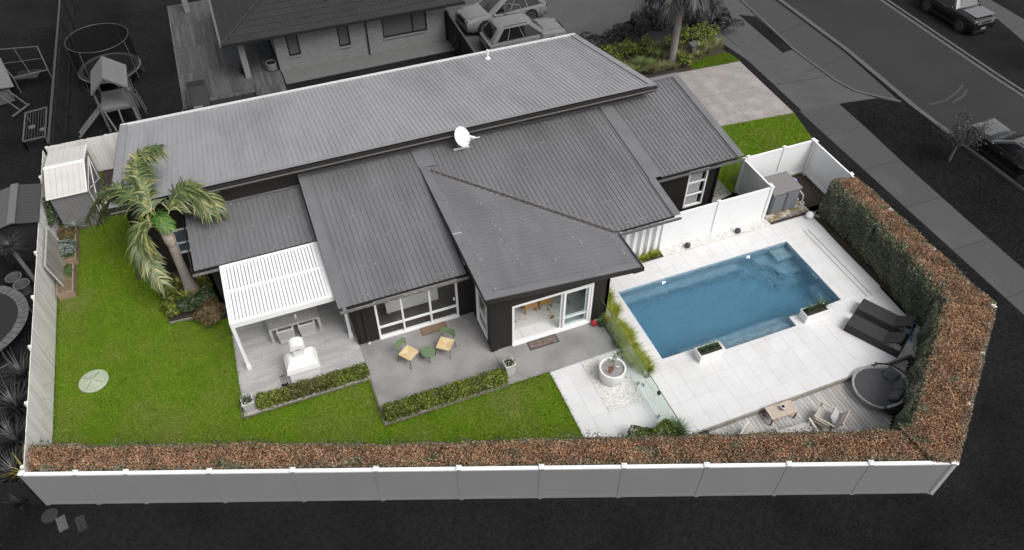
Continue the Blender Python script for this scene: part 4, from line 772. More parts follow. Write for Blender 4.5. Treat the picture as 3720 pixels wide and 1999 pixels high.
# ---------------------------------------------------------------- sun loungers
rat = mat('black_rattan', (.026,.025,.026), (.038,.037,.038), 40, .6, coords='obj', stretch=(1,6,1), bump=.5, bscale=80); ratd = mat('black_rattan_side', (.014,.013,.015), (.022,.02,.022), 40, .6, coords='obj', stretch=(1,1,6), bump=.5, bscale=80)
def lounger(loc, rz, label):
    t = thing('sun_lounger', label, 'sun lounger', loc, rz, 'black rattan loungers at the hedge'); w = .325     # foot at -x, head at +x
    for s in (-1,1): MB().box(-1.0,s*w-.02,.0,1.0,s*w+.02,.32).build('side_panel', ratd, t)
    MB().box(-1.0,-w+.02,0,-.96,w-.02,.32).build('foot_panel', ratd, t); MB().box(.96,-w+.02,.0,1.0,w-.02,.32).build('head_panel', ratd, t)
    MB().box(-.995,-w,.321,.34,w,.35).build('seat', rat, t); MB().bar((.36,0,.345),(.86,0,.72),2*w-.04,.03).build('backrest', rat, t)
    for s in (-1,1): MB().cyl((.62,s*.16,.52),(.76,s*.16,.06),.01,.01,6).cyl((.7,s*.16,.55),(.50,s*.16,.1),.01,.01,6).build('strut', ir, t)
    MB().bar((.60,0,.06),(.60,w*1.9,.06),.02,.02).build('cross_brace', ir, t) if 0 else None
an = math.atan2(-1.72,.94)
lounger((7.60,-1.98,.03), an, 'black rattan sun lounger nearer the pool, left of the pair'); lounger((8.46,-1.50,.03), an, 'black rattan sun lounger nearer the hedge, right of the pair')
wp = thing('flower_pot', 'white pot with a leafy plant at the corner of the deck', 'pot plant', (8.52,-3.12,-.18)); MB().lathe([(.13,0),(.19,.3),(.195,.32),(.17,.32)],n=22).build('pot', white2, wp, True); bush(wp, 'leaves', (0,.02,.42), (.2,.2,.2), 200, .07, .04, flo)
tag(MB().tube([(8.78,-2.62,.05),(8.95,-2.3,.25),(9.05,-2.15,.45)],.025).build('pool_brush_pole', mat('blue_pole', (.12,.26,.55), rough=.4)), 'blue pool brush pole leaning behind the white flower pot', 'pole')
# ---------------------------------------------------------------- daybed
dw = mat('grey_wicker', (.42,.42,.42), (.24,.24,.24), 22, .75, coords='obj', stretch=(1,1,3), bump=.6, bscale=60); dcu = mat('charcoal_cushion', (.085,.085,.09), (.072,.072,.077), 8, .95, bump=.2, bscale=120)
db = thing('round_daybed', 'round grey wicker daybed with charcoal mattress on the deck', 'daybed', (6.22,-3.86,-.18), R(-28))
b = MB(); n = 48; vs = []; fs = []
def rimz(a): return .36+.30*max(0, math.cos(a))**.6 if math.cos(a) > 0 else .36
for i in range(n):
    a = 2*math.pi*i/n; rz_ = rimz(a); c, s = math.cos(a), math.sin(a)
    for r, z in ((.72,0),(.80,.10),(.88+.06*(rz_-.36),rz_),(.90+.06*(rz_-.36),rz_+.02),(.85+.06*(rz_-.36),rz_+.03),(.80,rz_-.02),(.78,.26)): vs.append((r*c,r*s,z))
for i in range(n):
    for k in range(6): fs.append((i*7+k,((i+1)%n)*7+k,((i+1)%n)*7+k+1,i*7+k+1))
b.add(vs, fs).build('wicker_shell', dw, db, True); MB().lathe([(.5,.22),(.79,.22),(.81,.28),(.80,.35),(.74,.385),(.001,.395)],n=48).build('mattress', dcu, db, True)
fd = mat('dark_canopy_cloth', (.022,.021,.022), rough=.85); b = MB(); vs = []; nu, nv = 30, 11
for i in range(nu+1):
    a = R(-95)+R(190)*i/nu; e = max(0, math.cos(a))**.5
    for j in range(nv+1): f = j/nv; r = .93+e*(.08+.17*f+(.035 if j % 2 else -.02)+.015*math.sin(9*a+j)); vs.append((r*math.cos(a), r*math.sin(a), .40+.24*e-(.10+.42*e)*f))
b.add(vs, [(i*(nv+1)+j, (i+1)*(nv+1)+j, (i+1)*(nv+1)+j+1, i*(nv+1)+j+1) for i in range(nu) for j in range(nv)]).build('folded_canopy', fd, db)
for s in (-1,1): MB().bar((0,s*.86,.40),(.08,s*1.0,.46),.06,.05).build('canopy_hinge', ir, db)
def cushion(name, label, M, sz, m, group):
    o = MB().pillow((0,0,0),sz,sz,.17,tilt=M,n=10,pw=.6).build(name, m, None, True); tag(o, label, 'cushion', group); return o
base = Matrix.Translation((6.22,-3.86,-.18)) @ Matrix.Rotation(R(-28),4,'Z')
dcu2 = mat('charcoal_scatter', (.075,.076,.082), rough=.95)
for (x,y,z,rz,ty,lab) in ((.42,.42,.53,R(38),R(-52),'charcoal scatter cushion on the daybed nearest the pool tiles'),(.60,.02,.50,R(-4),R(-50),'middle charcoal scatter cushion lying low on the daybed'),(.36,-.42,.53,R(-40),R(-48),'charcoal scatter cushion on the daybed nearest the lounge chair')):
    cushion('scatter_cushion', lab, base @ Matrix.Translation((x,y,z)) @ Matrix.Rotation(rz,4,'Z') @ Matrix.Rotation(ty,4,'Y'), .50, dcu2, 'daybed cushions')
# ---------------------------------------------------------------- deck table and seats
teak = mat('pale_teak', (.56,.47,.39), (.48,.395,.32), 6, .7, coords='obj', stretch=(5,.5,5), rand=.06); teakd = mat('teak_leg', (.22,.15,.115), rough=.7); wht = mat('cream_frame', (.66,.63,.57), rough=.5); sling = mat('beige_sling', (.50,.47,.43), (.46,.43,.395), 40, .9); gcu = mat('light_grey_cushion', (.44,.44,.45), (.40,.40,.41), 10, .95)
ct = thing('coffee_table', 'pale slatted timber coffee table on the deck', 'table', (2.54,-3.44,-.18), R(-3))
for i in range(13): MB().box(-.5+.077*i,-.25,.40,-.5+.077*i+.071,.25,.425).build('slat', teak, ct)
MB().box(-.49,-.24,.35,.49,-.21,.399).build('apron', teak, ct); MB().box(-.49,.21,.35,.49,.24,.399).build('apron', teak, ct)
for x in (-.45,.45):
    for y in (-.21,.21): MB().box(x-.025,y-.025,0,x+.025,y+.025,.35).build('leg', teakd, ct)
vz = thing('candle_jar', 'grey and white candle jar on the deck coffee table', 'jar', (2.56,-3.42,.246)); MB().lathe([(.07,0),(.085,.03),(.08,.14),(.06,.15)],n=18).build('jar', mat('grey_jar', (.16,.16,.16), rough=.4), vz, True); MB().lathe([(.082,.09),(.084,.13),(.075,.15),(.001,.15)],n=18).build('white_band', white2, vz, True)
def armchair(name, label, cat, loc, rz, w=.66, fr=teak, cush=True, group=None, fold=teakd):
    c = thing(name, label, cat, loc, rz, group)                    # front at +y
    h = w/2
    for s in (-1,1):
        MB().bar((s*h,-.36,.56),(s*h,.36,.60),.055,.03).build('arm', fr, c); MB().bar((s*h,.34,0),(s*h,.30,.58),.035,.045).build('leg', fr, c); MB().bar((s*h,-.40,0),(s*h,-.20,.58),.035,.045).build('leg', fold, c); MB().bar((s*h*.98,-.34,.28),(s*h*.98,.32,.34),.03,.04).build('side_rail', fr, c)
        MB().bar((s*h*.92,-.30,.40),(s*h*.92,-.52,.86),.035,.04).build('back_post', fr, c)
    MB().bar((-h,-.52,.86),(h,-.52,.86),.03,.05).build('top_rail', fr, c); MB().bar((-h,-.38,.12),(h,-.38,.12),.03,.04).build('rear_rail', fold, c)
    MB().add([(-h*.9,-.30,.36),(h*.9,-.30,.36),(h*.9,.34,.42),(-h*.9,.34,.42),(-h*.9,-.30,.30),(h*.9,-.30,.30),(h*.9,.34,.34),(-h*.9,.34,.34)], [(0,1,2,3),(7,6,5,4),(0,4,5,1),(1,5,6,2),(2,6,7,3),(3,7,4,0)]).build('seat_cushion', sling, c)
    MB().add([(-h*.9,-.28,.38),(h*.9,-.28,.38),(h*.9,-.49,.85),(-h*.9,-.49,.85),(-h*.9,-.33,.36),(h*.9,-.33,.36),(h*.9,-.53,.83),(-h*.9,-.53,.83)], [(0,1,2,3),(7,6,5,4),(0,4,5,1),(1,5,6,2),(2,6,7,3),(3,7,4,0)]).build('back_cushion', sling, c)
    return c
armchair('lounge_chair', 'timber lounge chair with a grey cushion between coffee table and daybed', 'chair', (3.74,-4.22,-.18), R(33))
cushion('chair_cushion', 'light grey cushion on the timber lounge chair on the deck', Matrix.Translation((3.74,-4.22,-.18)) @ Matrix.Rotation(R(33),4,'Z') @ Matrix.Translation((.02,-.22,.60)) @ Matrix.Rotation(R(62),4,'X'), .52, gcu, None)
armchair('lounge_chair', 'cream lounge chair at the deck edge, half hidden by the hedge', 'chair', (1.02,-3.98,-.18), R(-58), fr=wht, fold=wht)
armchair('garden_sofa', 'cream two seat garden sofa half hidden by the hedge', 'sofa', (2.42,-4.44,-.18), R(-4), w=1.25, fr=wht, fold=wht)
# ---------------------------------------------------------------- manhole
mh = thing('septic_lid', 'round pale green access lid set in the back lawn', 'lid', (-18.81,6.35,.008)); mg = mat('pale_green_plastic', (.40,.45,.33), (.34,.38,.28), 3, .6); mg2 = mat('dark_seam', (.10,.13,.12), rough=.7)
MB().lathe([(.49,0),(.49,.05),(.46,.07),(.40,.07)],n=40).build('collar', mg, mh); MB().lathe([(.395,.06),(.39,.09),(.2,.12),(.001,.13)],n=36).build('cover', mg, mh, True); MB().lathe([(.06,.125),(.05,.15),(.001,.155)],n=16).build('knob', mg, mh)
for k in range(8): a = k*math.pi/4+.2; MB().bar((.09*math.cos(a),.09*math.sin(a),.132),(.36*math.cos(a),.36*math.sin(a),.102),.014,.012).build('seam', mg2 if k % 2 else mg, mh)
# ---------------------------------------------------------------- queen palm
pt = mat('palm_trunk', (.36,.32,.29), (.25,.22,.20), 3, .85, stretch=(1,1,9), bump=.5, bscale=5); pboot = mat('palm_boot', (.50,.44,.38), (.33,.25,.19), 6, .9)
pf = mat('palm_leaflets', (.10,.12,.03), island=[(.03,.05,.018),(.06,.095,.03),(.095,.135,.04),(.15,.175,.055),(.33,.29,.11)], rough=.45); pfy = mat('young_frond', (.08,.17,.03), island=[(.05,.11,.02),(.08,.17,.03),(.12,.22,.04)], rough=.45); rach = mat('palm_rachis', (.22,.22,.08), rough=.6)
def frond(p0, pc, p1, n=40, ll=.52, droop=.75, wid=.058):
    p0, pc, p1 = map(np.array, (p0, pc, p1)); V = []; F = []; k = 0; sp = []
    for i in range(13): t = i/12; sp.append((1-t)**2*p0+2*t*(1-t)*pc+t*t*p1)
    for i in range(n):
        t = .16+.84*i/(n-1); p = (1-t)**2*p0+2*t*(1-t)*pc+t*t*p1; d = 2*(1-t)*(pc-p0)+2*t*(p1-pc); d = d/np.linalg.norm(d); s = np.cross(d, (0,0,1.)); s /= np.linalg.norm(s)+1e-9; u = np.cross(s, d)
        l = ll*1.22*(.55+.6*math.sin(math.pi*min(1,t*.85+.15)))*(.8+.4*RNG.random())
        for sg in (-1,1):
            for _ in range(4):
                q = s*sg*(.75+.2*RNG.normal())+d*(.75+.25*RNG.normal())+u*(.2+.5*RNG.normal())*.6; q /= np.linalg.norm(q); w = np.cross(q, u); w = w/(np.linalg.norm(w)+1e-9)*wid/2*(.7+.6*RNG.random()); b = p+d*RNG.normal()*.015; dr = droop*(.5+.9*RNG.random())
                for j in range(4):
                    e = j/3; c = b+q*l*e+np.array([.05*e*e,-.04*e*e,-dr*l*e*e]); ww = w*(1 if j < 2 else .8 if j == 2 else .08); V += [c-ww, c+ww]
                F += [(k+2*j,k+2*j+1,k+2*j+3,k+2*j+2) for j in range(3)]; k += 8
    return np.array(V), np.array(F), sp
def palm(label, base, h, fronds, r0=.17, r1=.11, lean=(0,0), boots=True, trunkm=pt, fm=pf):
    t = thing('palm_tree', label, 'palm tree', base); b = MB(); prof = []; N_ = 40
    for i in range(N_+1): z = h*i/N_; rr = r1+(r0-r1)*math.exp(-z/.45)+.02*(1-z/h)+(.006 if i % 2 else 0); prof.append((rr, z))
    b.lathe(prof, n=16); b.v = [(x+lean[0]*(z/h)**2, y+lean[1]*(z/h)**2, z) for x,y,z in b.v]; b.build('trunk', trunkm, t, True)
    if boots:
        c = MB().lathe([(r1*1.0,0),(r1*1.35,.15),(r1*1.45,.4),(r1*1.2,.7),(r1*.7,1.0)],(lean[0],lean[1],h-.65),14); c.build('crown_shaft', pboot, t, True)
    for p0, pc, p1, n, ll, m in fronds:
        V, F, sp = frond(p0, pc, p1, n, ll); f = npmesh('frond', V, F, m or fm, t); MB().tube(sp, .014, 6).build('rachis', rach, f)
    return t
B0 = Vector((-15.26,9.62,.0)); H = 3.15
def rel(x,y,z): return (x-B0.x, y-B0.y, z-B0.z)
c0 = (.03,-.08,H+.1)
def thru(mid, tip, n, ll, m=None):          # frond arching through mid to tip
    p0 = np.array(c0); mid = np.array(rel(*mid)); p1 = np.array(rel(*tip)); return (c0, tuple(2*mid-.5*(p0+p1)), tuple(p1), n, ll, m)
fr_ = [thru((-15.72,11.5,4.55),(-14.75,12.0,5.0),40,.50), thru((-15.62,11.2,4.5),(-15.35,12.2,4.75),34,.50), thru((-14.15,10.5,4.15),(-13.38,9.95,3.2),40,.52), thru((-14.35,10.3,4.1),(-13.65,9.7,3.35),30,.48),
       thru((-16.45,11.2,4.2),(-18.0,11.7,2.75),42,.52), thru((-16.25,10.8,4.15),(-17.55,11.3,2.9),32,.50), thru((-16.12,9.45,3.3),(-15.86,8.4,1.85),42,.50), thru((-15.95,9.75,3.5),(-16.1,8.9,2.4),28,.45), thru((-15.3,9.75,3.75),(-15.05,9.2,3.55),26,.30,pfy)]
palm('leaning queen palm with drooping fronds at the corner of the back lawn', tuple(B0), H, fr_, .29, .15, (.03,-.08))
# ---------------------------------------------------------------- planting round the palm
for i, (x, y, rx, ry, h, lab) in enumerate(((-16.08,9.7,.26,.75,.34,'green shrub beside the palm trunk along the lawn'),(-15.95,8.75,.3,.5,.3,'low green shrub at the lawn corner of the palm bed'),(-15.35,8.5,.5,.35,.34,'dark green shrub in front of the palm trunk'),(-14.75,8.55,.4,.4,.38,'dark green shrub between palm trunk and pergola'))):
    t = thing('garden_shrub', lab, 'shrub', (x,y,.012), 0, 'green shrubs under the palm'); bush(t, 'foliage', (0,0,h*.8), (rx,ry,h), 1900, .075, .05, boxm if i < 2 else mat('dark_shrub', (.03,.06,.02), island=[(.015,.03,.008),(.03,.055,.014),(.06,.09,.03)], rough=.5), core)
cliv = mat('clivia_leaves', (.14,.19,.03), island=[(.06,.10,.02),(.13,.18,.03),(.26,.26,.05),(.34,.30,.08)], rough=.45)
for i, (x, y, lab) in enumerate(((-15.75,9.95,'yellow striped strap leaf plant left of the palm trunk'),(-14.85,9.75,'yellow striped strap leaf plant right of the palm trunk'),(-14.5,9.3,'yellow striped strap leaf plant beside the pergola'),(-15.5,9.15,'small strap leaf plant at the foot of the palm'),(-14.75,10.3,'tall strap leaf plant under the low roof edge'))):
    t = thing('strap_leaf_plant', lab, 'plant', (x,y,.012)); V, F = blades([(0,0,0),(.1,.05,0)], 26, .62, .75, .06, 1.05, seg=4); npmesh('leaves', V, F, cliv, t)
t = thing('brown_shrub', 'rounded reddish brown shrub beside the pergola', 'shrub', (-14.62,7.62,.008)); brm = mat('brown_shrub_leaves', (.14,.08,.04), island=[(.05,.04,.018),(.11,.075,.035),(.17,.095,.055),(.20,.15,.06),(.10,.10,.03)], c2=(.6,.6,.55), scale=3, rough=.6); bush(t, 'foliage', (0,0,.42), (.50,.48,.44), 3600, .06, .038, brm, core, .18)
ed = thing('timber_edging', 'pale edging board at the corner of the palm bed', 'edging'); MB().bar((-16.16,8.12,.05),(-15.1,8.05,.05),.04,.09).build('board', timber, ed)
# ---------------------------------------------------------------- timber boundary fences
def paling(name, label, p, q, h, m, w=.15, posts=2.4, rails=True, side=1):
    t = thing(name, label, 'fence'); p = Vector((*p,0)); q = Vector((*q,0)); Ln = (q-p).length; dx = (q-p)/Ln; r = math.atan2(dx.y,dx.x); n = int(Ln/w)
    me = MB().box(.003,-.011,.02,w-.003,.011,h).mesh('paling'); me.materials.append(m)
    for i in range(n): o = link('paling', me, t, p+dx*(i*w)+Vector((0,0,random.uniform(-.02,.0))), r+random.uniform(-.012,.012))
    for i in range(int(Ln/posts)+1): MB().box(-.05,-.05,0,.05,.05,h-.05).build('post', m, t, loc=p+dx*min(Ln-.05,i*posts)+Vector((-dx.y,dx.x,0))*.07*side, rz=r)
    if rails:
        for z in (.3,h-.35): MB().box(0,-.022,z,Ln,.022,z+.09).build('rail', m, t, loc=p+Vector((-dx.y,dx.x,0))*.036*side, rz=r)
    return t
pw = mat('silver_paling', (.80,.785,.75), (.68,.66,.62), 4, .85, stretch=(2,2,.25), coords='obj', rand=.10, c3=(.52,.50,.46), s3=1.5, w3=(.6,.8))
paling('timber_fence', 'weathered silver paling fence along the west side of the lawn', (-20.1,2.3), (-20.1,18.5), 1.78, pw, side=1)
paling('timber_fence', 'weathered paling fence behind the garden shed', (-20.0,18.72), (-16.3,18.72), 1.78, pw, side=1)
fr2 = thing('leaning_screen', 'white framed old screen panel leaning on the west fence', 'panel', (-19.98,0,0)); fb = mat('flaking_white_frame', (.55,.55,.55), (.35,.34,.32), 8, .7)
for (a, b_) in (((.26,11.3,.02),(.26,13.6,.02)),((.05,13.6,1.45),(.05,11.3,1.45)),((.26,11.3,.02),(.05,11.3,1.45)),((.26,13.6,.02),(.05,13.6,1.45))): MB().bar(a,b_,.06,.05,up=(1,0,.2)).build('frame_bar', fb, fr2)
for k in range(15): MB().bar((.245,11.38+.15*k,.04),(.045,11.38+.15*k,1.42),.012,.14,up=(0,1,0)).build('slat', timber, fr2)
# ---------------------------------------------------------------- shed, raised beds, box
beige = mat('cream_sheet_steel', (.60,.58,.545), (.55,.53,.495), 2, .5, c3=(.5,.36,.26), s3=2.5, w3=(.70,.8)); gsh = mat('grey_sheet_steel', (.215,.21,.215), (.185,.18,.185), 2, .5)
sd_ = thing('garden_shed', 'cream roofed grey garden shed in the corner of the fences', 'shed', (-19.07,16.55,.008))
MB().box(-.70,-1.6,0,.66,1.6,1.76).build('wall', gsh, sd_)
for i in range(9): MB().box(-.69+.155*i,-1.615,.0,-.69+.155*i+.022,-1.601,1.74).build('wall_rib', gsh, sd_)
for y0, z0, y1, z1 in ((-1.70,1.80,0,2.12),(1.70,1.80,0,2.12)):
    for i in range(7): MB().add([(-.80+.219*i,y0,z0),(-.80+.219*i+.212,y0,z0),(-.80+.219*i+.212,y1,z1),(-.80+.219*i,y1,z1)]+[(-.80+.219*i+a,y,z-.02) for a,y,z in ((0,y0,z0),(.212,y0,z0),(.212,y1,z1),(0,y1,z1))], [(0,1,2,3),(7,6,5,4),(0,4,5,1),(1,5,6,2),(3,7,4,0)]).build('roof_sheet', beige, sd_)
MB().bar((-.81,0,2.135),(.75,0,2.135),.16,.03).build('ridge_cap', white2, sd_); MB().bar((.74,-1.72,1.81),(.74,0,2.135),.04,.05).bar((.74,0,2.135),(.74,1.72,1.81),.04,.05).build('barge_trim', white2, sd_); MB().bar((-.8,-1.71,1.80),(.74,-1.71,1.80),.03,.04).build('eave_trim', white2, sd_)
MB().add([(.661,-1.6,1.76),(.661,1.6,1.76),(.661,0,2.10)],[(0,1,2)]).build('gable', gsh, sd_)
for a, b_ in (((.68,-1.2,.3),(.68,1.2,1.5)),((.68,-1.2,1.5),(.68,1.2,.3)),((.68,-1.2,.3),(.68,-1.2,1.5)),((.68,1.2,.3),(.68,1.2,1.5)),((.68,-1.2,1.5),(.68,1.2,1.5))): MB().bar(a,b_,.03,.03).build('door_brace', white2, sd_)
rb = mat('garden_bed_timber', (.34,.25,.17), (.24,.175,.12), 5, .85, stretch=(1,1,3)); straw = mat('straw_mulch', (.20,.155,.095), (.10,.08,.045), 30, .95, c3=(.10,.14,.03), s3=1.6, w3=(.56,.68))
def rbed(label, x0, y0, x1, y1, h=.35):
    t = thing('raised_bed', label, 'garden bed', (0,0,.008), 0, 'timber raised beds along the west fence')
    for a in ((x0,y0,x1,y0+.05),(x0,y1-.05,x1,y1),(x0,y0+.05,x0+.05,y1-.05),(x1-.05,y0+.05,x1,y1-.05)): MB().box(a[0],a[1],0,a[2],a[3],h).build('side_board', rb, t)
    MB().box(x0+.05,y0+.05,.0,x1-.05,y1-.05,h-.07).build('soil', straw, t); return t
rbed('timber raised bed with straw mulch, nearest of the pair', -19.98,10.85,-19.38,12.5); rbed('timber raised bed with grey and brown plants in front of the shed', -20.0,12.68,-19.3,14.75)
t = thing('weed_patch', 'low green weeds in the near raised bed', 'plant', (-19.55,12.1,.29)); bush(t, 'leaves', (0,0,.02), (.2,.35,.08), 260, .06, .04, leafm)
t = thing('silver_bush', 'silvery blue green bushy herb in the raised bed', 'shrub', (-19.68,13.25,.29)); sv_ = mat('silver_leaves', (.16,.21,.17), island=[(.10,.14,.11),(.17,.22,.18),(.25,.30,.26)], rough=.6); bush(t, 'foliage', (0,0,.18), (.42,.5,.28), 1500, .09, .035, sv_, core)
t = thing('dry_shrub', 'dry reddish brown plant in the raised bed', 'shrub', (-19.62,14.2,.29)); bush(t, 'foliage', (0,0,.15), (.35,.38,.25), 700, .08, .03, brm)
t = thing('agave', 'spiky grey green plant in front of the shed', 'plant', (-19.35,14.72,.29)); V, F = blades([(0,0,0)], 70, .5, 1.1, .04, .9); npmesh('leaves', V, F, sv_, t)
t = thing('creeper', 'dark green climbing plant between the shed and the west fence', 'plant', (-19.95,14.95,.008)); bush(t, 'foliage', (0,0,.9), (.14,.6,.75), 800, .09, .06, mat('creeper_leaves', (.03,.06,.02), island=[(.012,.025,.008),(.03,.055,.015),(.05,.08,.03)], rough=.4))
t = thing('storage_box', 'white topped garden box with black base beside the shed', 'box', (-17.75,15.95,.012)); MB().box(-.5,-.45,.0,.5,.5,.10).build('plinth', ir, t); MB().box(-.55,-.5,.10,.55,.55,.34).build('body', potg, t); MB().box(-.6,-.55,.34,.6,.6,.42).build('lid', white2, t)
tag(MB().box(-19.35,14.86,0,-18.3,14.93,.12).build('timber_step', timber_e), 'timber sleeper across the front of the shed', 'sleeper')
# ---------------------------------------------------------------- front garden
fg = mat('flax_green', (.09,.13,.03), island=[(.05,.085,.015),(.11,.165,.03),(.18,.24,.055),(.27,.30,.11)], rough=.5); dry = mat('dry_tussock', (.2,.19,.09), island=[(.09,.10,.03),(.17,.17,.07),(.27,.25,.13)], rough=.6); yl = mat('yellow_green_leaves', (.22,.26,.03), island=[(.04,.065,.01),(.08,.12,.015),(.16,.20,.02),(.32,.32,.04)], rough=.5)
FG = [(6.9,17.9,1.0,fg,'half hidden by the roof edge'),(7.5,17.3,1.05,fg,'beside the long roof end'),(7.9,16.95,.95,fg,'closest to the garage roof'),(8.3,17.5,1.1,fg,'tallest of the left group'),(8.7,16.95,.75,dry,'in front of the tallest flax'),(9.1,17.35,.9,fg,'left of the palm and behind the tussocks'),(9.45,16.95,.7,dry,'at the foot of the palm on its left'),(9.8,17.75,1.0,fg,'just behind the palm trunk'),(10.1,16.9,.6,dry,'in front of the palm trunk'),(10.8,17.5,.9,fg,'between the palm and the letterbox'),(11.2,17.0,.6,dry,'at the edge of the small turf patch'),(11.8,17.35,.7,dry,'below the letterbox'),(12.2,17.8,.95,fg,'right of the letterbox'),(12.7,17.6,.75,dry,'between letterbox and street'),(12.9,18.3,.9,fg,'at the street corner of the garden'),(13.4,17.9,.65,dry,'nearest the footpath')]
for x, y, l, m, lab in FG: clump('flax' if m is fg else 'tussock', ('tall green flax clump ' if m is fg else 'pale dry tussock clump ')+lab, (x,y,.012), 190, l, .55 if m is fg else .8, .03, m, 'plant', 'flax and tussock clumps in the front garden', pts=[(RNG.normal()*.12,RNG.normal()*.12,0) for _ in range(2)])
YS = [(6.9,18.75,.5,.45,'behind the roof edge'),(7.7,18.55,.55,.5,'second from the roof edge'),(8.5,18.7,.5,.5,'third from the roof edge'),(9.3,18.5,.55,.5,'left of the palm trunk'),(10.75,16.85,.42,.34,'in front, right of the palm trunk'),(11.1,18.5,.6,.5,'behind the letterbox'),(11.9,18.75,.5,.5,'right of the letterbox'),(12.7,18.85,.5,.5,'second from the street'),(13.3,18.7,.45,.45,'at the street end')]
for x, y, r, h, lab in YS: t = thing('yellow_shrub', 'yellow green leafy shrub of the front garden '+lab, 'shrub', (x,y,.012), 0, 'yellow green shrubs under the dark hedge'); bush(t, 'foliage', (0,0,h*.9), (r,r*.75,h), 900, .085, .05, yl, core, .45, 1.2)
lb = thing('letterbox', 'dark grey letterbox with a sloped top in the front garden', 'letterbox', (11.55,17.5,.01), R(20)); MB().box(-.08,-.08,0,.08,.08,.55).build('post', potg, lb); MB().add([(-.22,-.16,.55),(.22,-.16,.55),(.22,.16,.55),(-.22,.16,.55),(-.22,-.16,.80),(.22,-.16,.80),(.22,.16,.90),(-.22,.16,.90)], [(0,3,2,1),(4,5,6,7),(0,1,5,4),(1,2,6,5),(2,3,7,6),(3,0,4,7)]).build('box', mat('letterbox_grey', (.09,.09,.09), rough=.5), lb); MB().box(-.16,-.167,.70,.16,-.161,.73).build('slot', ir, lb)
# ---------------------------------------------------------------- street: everything beyond the boundary is dark and grey in the photograph
roadm = mat('asphalt', (.030,.030,.030), (.036,.036,.036), 30, .9, spec=.2, c3=(.027,.027,.027), s3=.25, w3=(.45,.7), bump=.2, bscale=80)
fpath = mat('footpath_concrete', (.068,.068,.068), (.054,.054,.054), 18, .9, rand=.05, c3=(.076,.076,.076), s3=.5, w3=(.5,.7)); ddrive = mat('dark_drive_concrete', (.074,.074,.074), (.062,.062,.062), 1.6, .9, c3=(.082,.082,.082), s3=.4, w3=(.5,.7)); apron = mat('crossing_concrete', (.05,.05,.05), (.043,.043,.043), 12, .9); kerbm = mat('kerb_concrete', (.098,.098,.098), (.078,.078,.078), 4, .9); cut = mat('dark_joint', (.018,.018,.018), rough=.9)
struct(sheet('road', [[(19.75,-40),(25.5,-40),(25.7,10),(26.0,60),(20.35,60),(19.75,10)]], -.08+.084, roadm))
for nm, pts in (('near_kerb', [(19.35,-40),(19.4,9.3),(19.85,15),(20.1,60)]),('far_kerb', [(25.5,-40),(25.62,10),(25.95,19),(26.2,60)])):
    k = bpy.data.objects.new('kerb', None); COL.objects.link(k); struct(k)
    for (a, b) in zip(pts, pts[1:]):
        n = max(1, int(math.dist(a,b)/2.4))
        for i in range(n):
            p = Vector(a)+(Vector(b)-Vector(a))*(i/n); q = Vector(a)+(Vector(b)-Vector(a))*((i+1)/n); q = q-(q-p).normalized()*.012
            if -12 < p.y < 40: MB().bar((p.x,p.y,.05),(q.x,q.y,.05),.16,.12).bar((p.x+(.2 if 'near' in nm else -.2),p.y,.008),(q.x+(.2 if 'near' in nm else -.2),q.y,.008),.24,.012).build('kerb_stone', kerbm, k)
fpo = bpy.data.objects.new('footpath', None); COL.objects.link(fpo); struct(fpo)
ysf = [-30+2.78*i for i in range(16)]
for y in ysf:
    if y > 11.2 or y < -9: continue
    sx = lambda yy: (13.70+.022*(yy), 15.66+.05*yy if yy < 11 else 16.2)
    a, b = sx(y), sx(y+2.76); MB().prism([(a[0],y),(a[1],y),(b[1],min(10.95,y+2.76)),(b[0],min(11.1,y+2.76))], -.02, .014).build('paving_slab', fpath, fpo)
struct(sheet('shared_drive', [[(14.1,11.0),(16.24,10.92),(18.3,10.6),(19.1,9.95),(18.4,10.55),(17.7,11.5),(17.4,12.75),(17.28,16.1),(17.6,20.1),(17.95,24),(17.95,60),(-.05,60),(-.05,18.9),(5,19.1),(13.9,19.0),(14.3,16.2)]], .006, ddrive))
struct(sheet('crossing', [[(19.2,10.0),(18.62,10.5),(17.74,11.55),(17.46,12.75),(17.34,16.1),(17.66,20.1),(18.0,24),(18.0,60),(20.0,60),(19.75,15)]], .010, apron))
sk = bpy.data.objects.new('side_kerb', None); COL.objects.link(sk); struct(sk); pts = [(18.0,26),(17.84,22.2),(17.28,16.1),(17.42,12.74),(17.71,11.55),(18.6,10.53),(19.2,9.9)]
for a, b in zip(pts, pts[1:]): MB().bar((*a,.03),(*b,.03),.14,.05).build('kerb_stone', kerbm, sk)
for a, b in (((16.5,14.0),(19.6,14.6)),((17.4,18.0),(19.9,18.4)),((14.2,13.6),(17.3,13.2)),((15.6,60),(14.6,17.5))): MB().bar((*a,.013),(*b,.013),.02,.006).build('control_joint', cut, fpo)
VG = [(16.27,10.9),(18.3,10.62),(19.2,9.6),(19.28,-20),(15.0,-20),(15.64,1.8),(15.85,5.8)]; struct(sheet('verge', [VG], .016, darklawn))
struct(sheet('verge_strip', [[(16.7,20.7),(17.5,20.1),(17.24,16.2),(16.52,16.1)]], .016, darklawn)); struct(sheet('far_verge', [[(25.8,-20),(29.0,-20),(29.8,12.2),(30.9,16.5),(31.5,60),(26.3,60),(25.85,10)]], .016, darklawn)); struct(sheet('far_footpath', [[(29.0,-20),(31,-20),(31.85,14.1),(33,60),(31.5,60),(30.9,16.5),(29.8,12.2)]], .012, fpath))
MB().bar((30.2,13.6,.014),(31.8,13.5,.014),.02,.006).build('control_joint', cut, fpo)
tyre_marks = mat('scuffed_asphalt', (.044,.044,.044), rough=.9)
rd = bpy.data.objects['road']
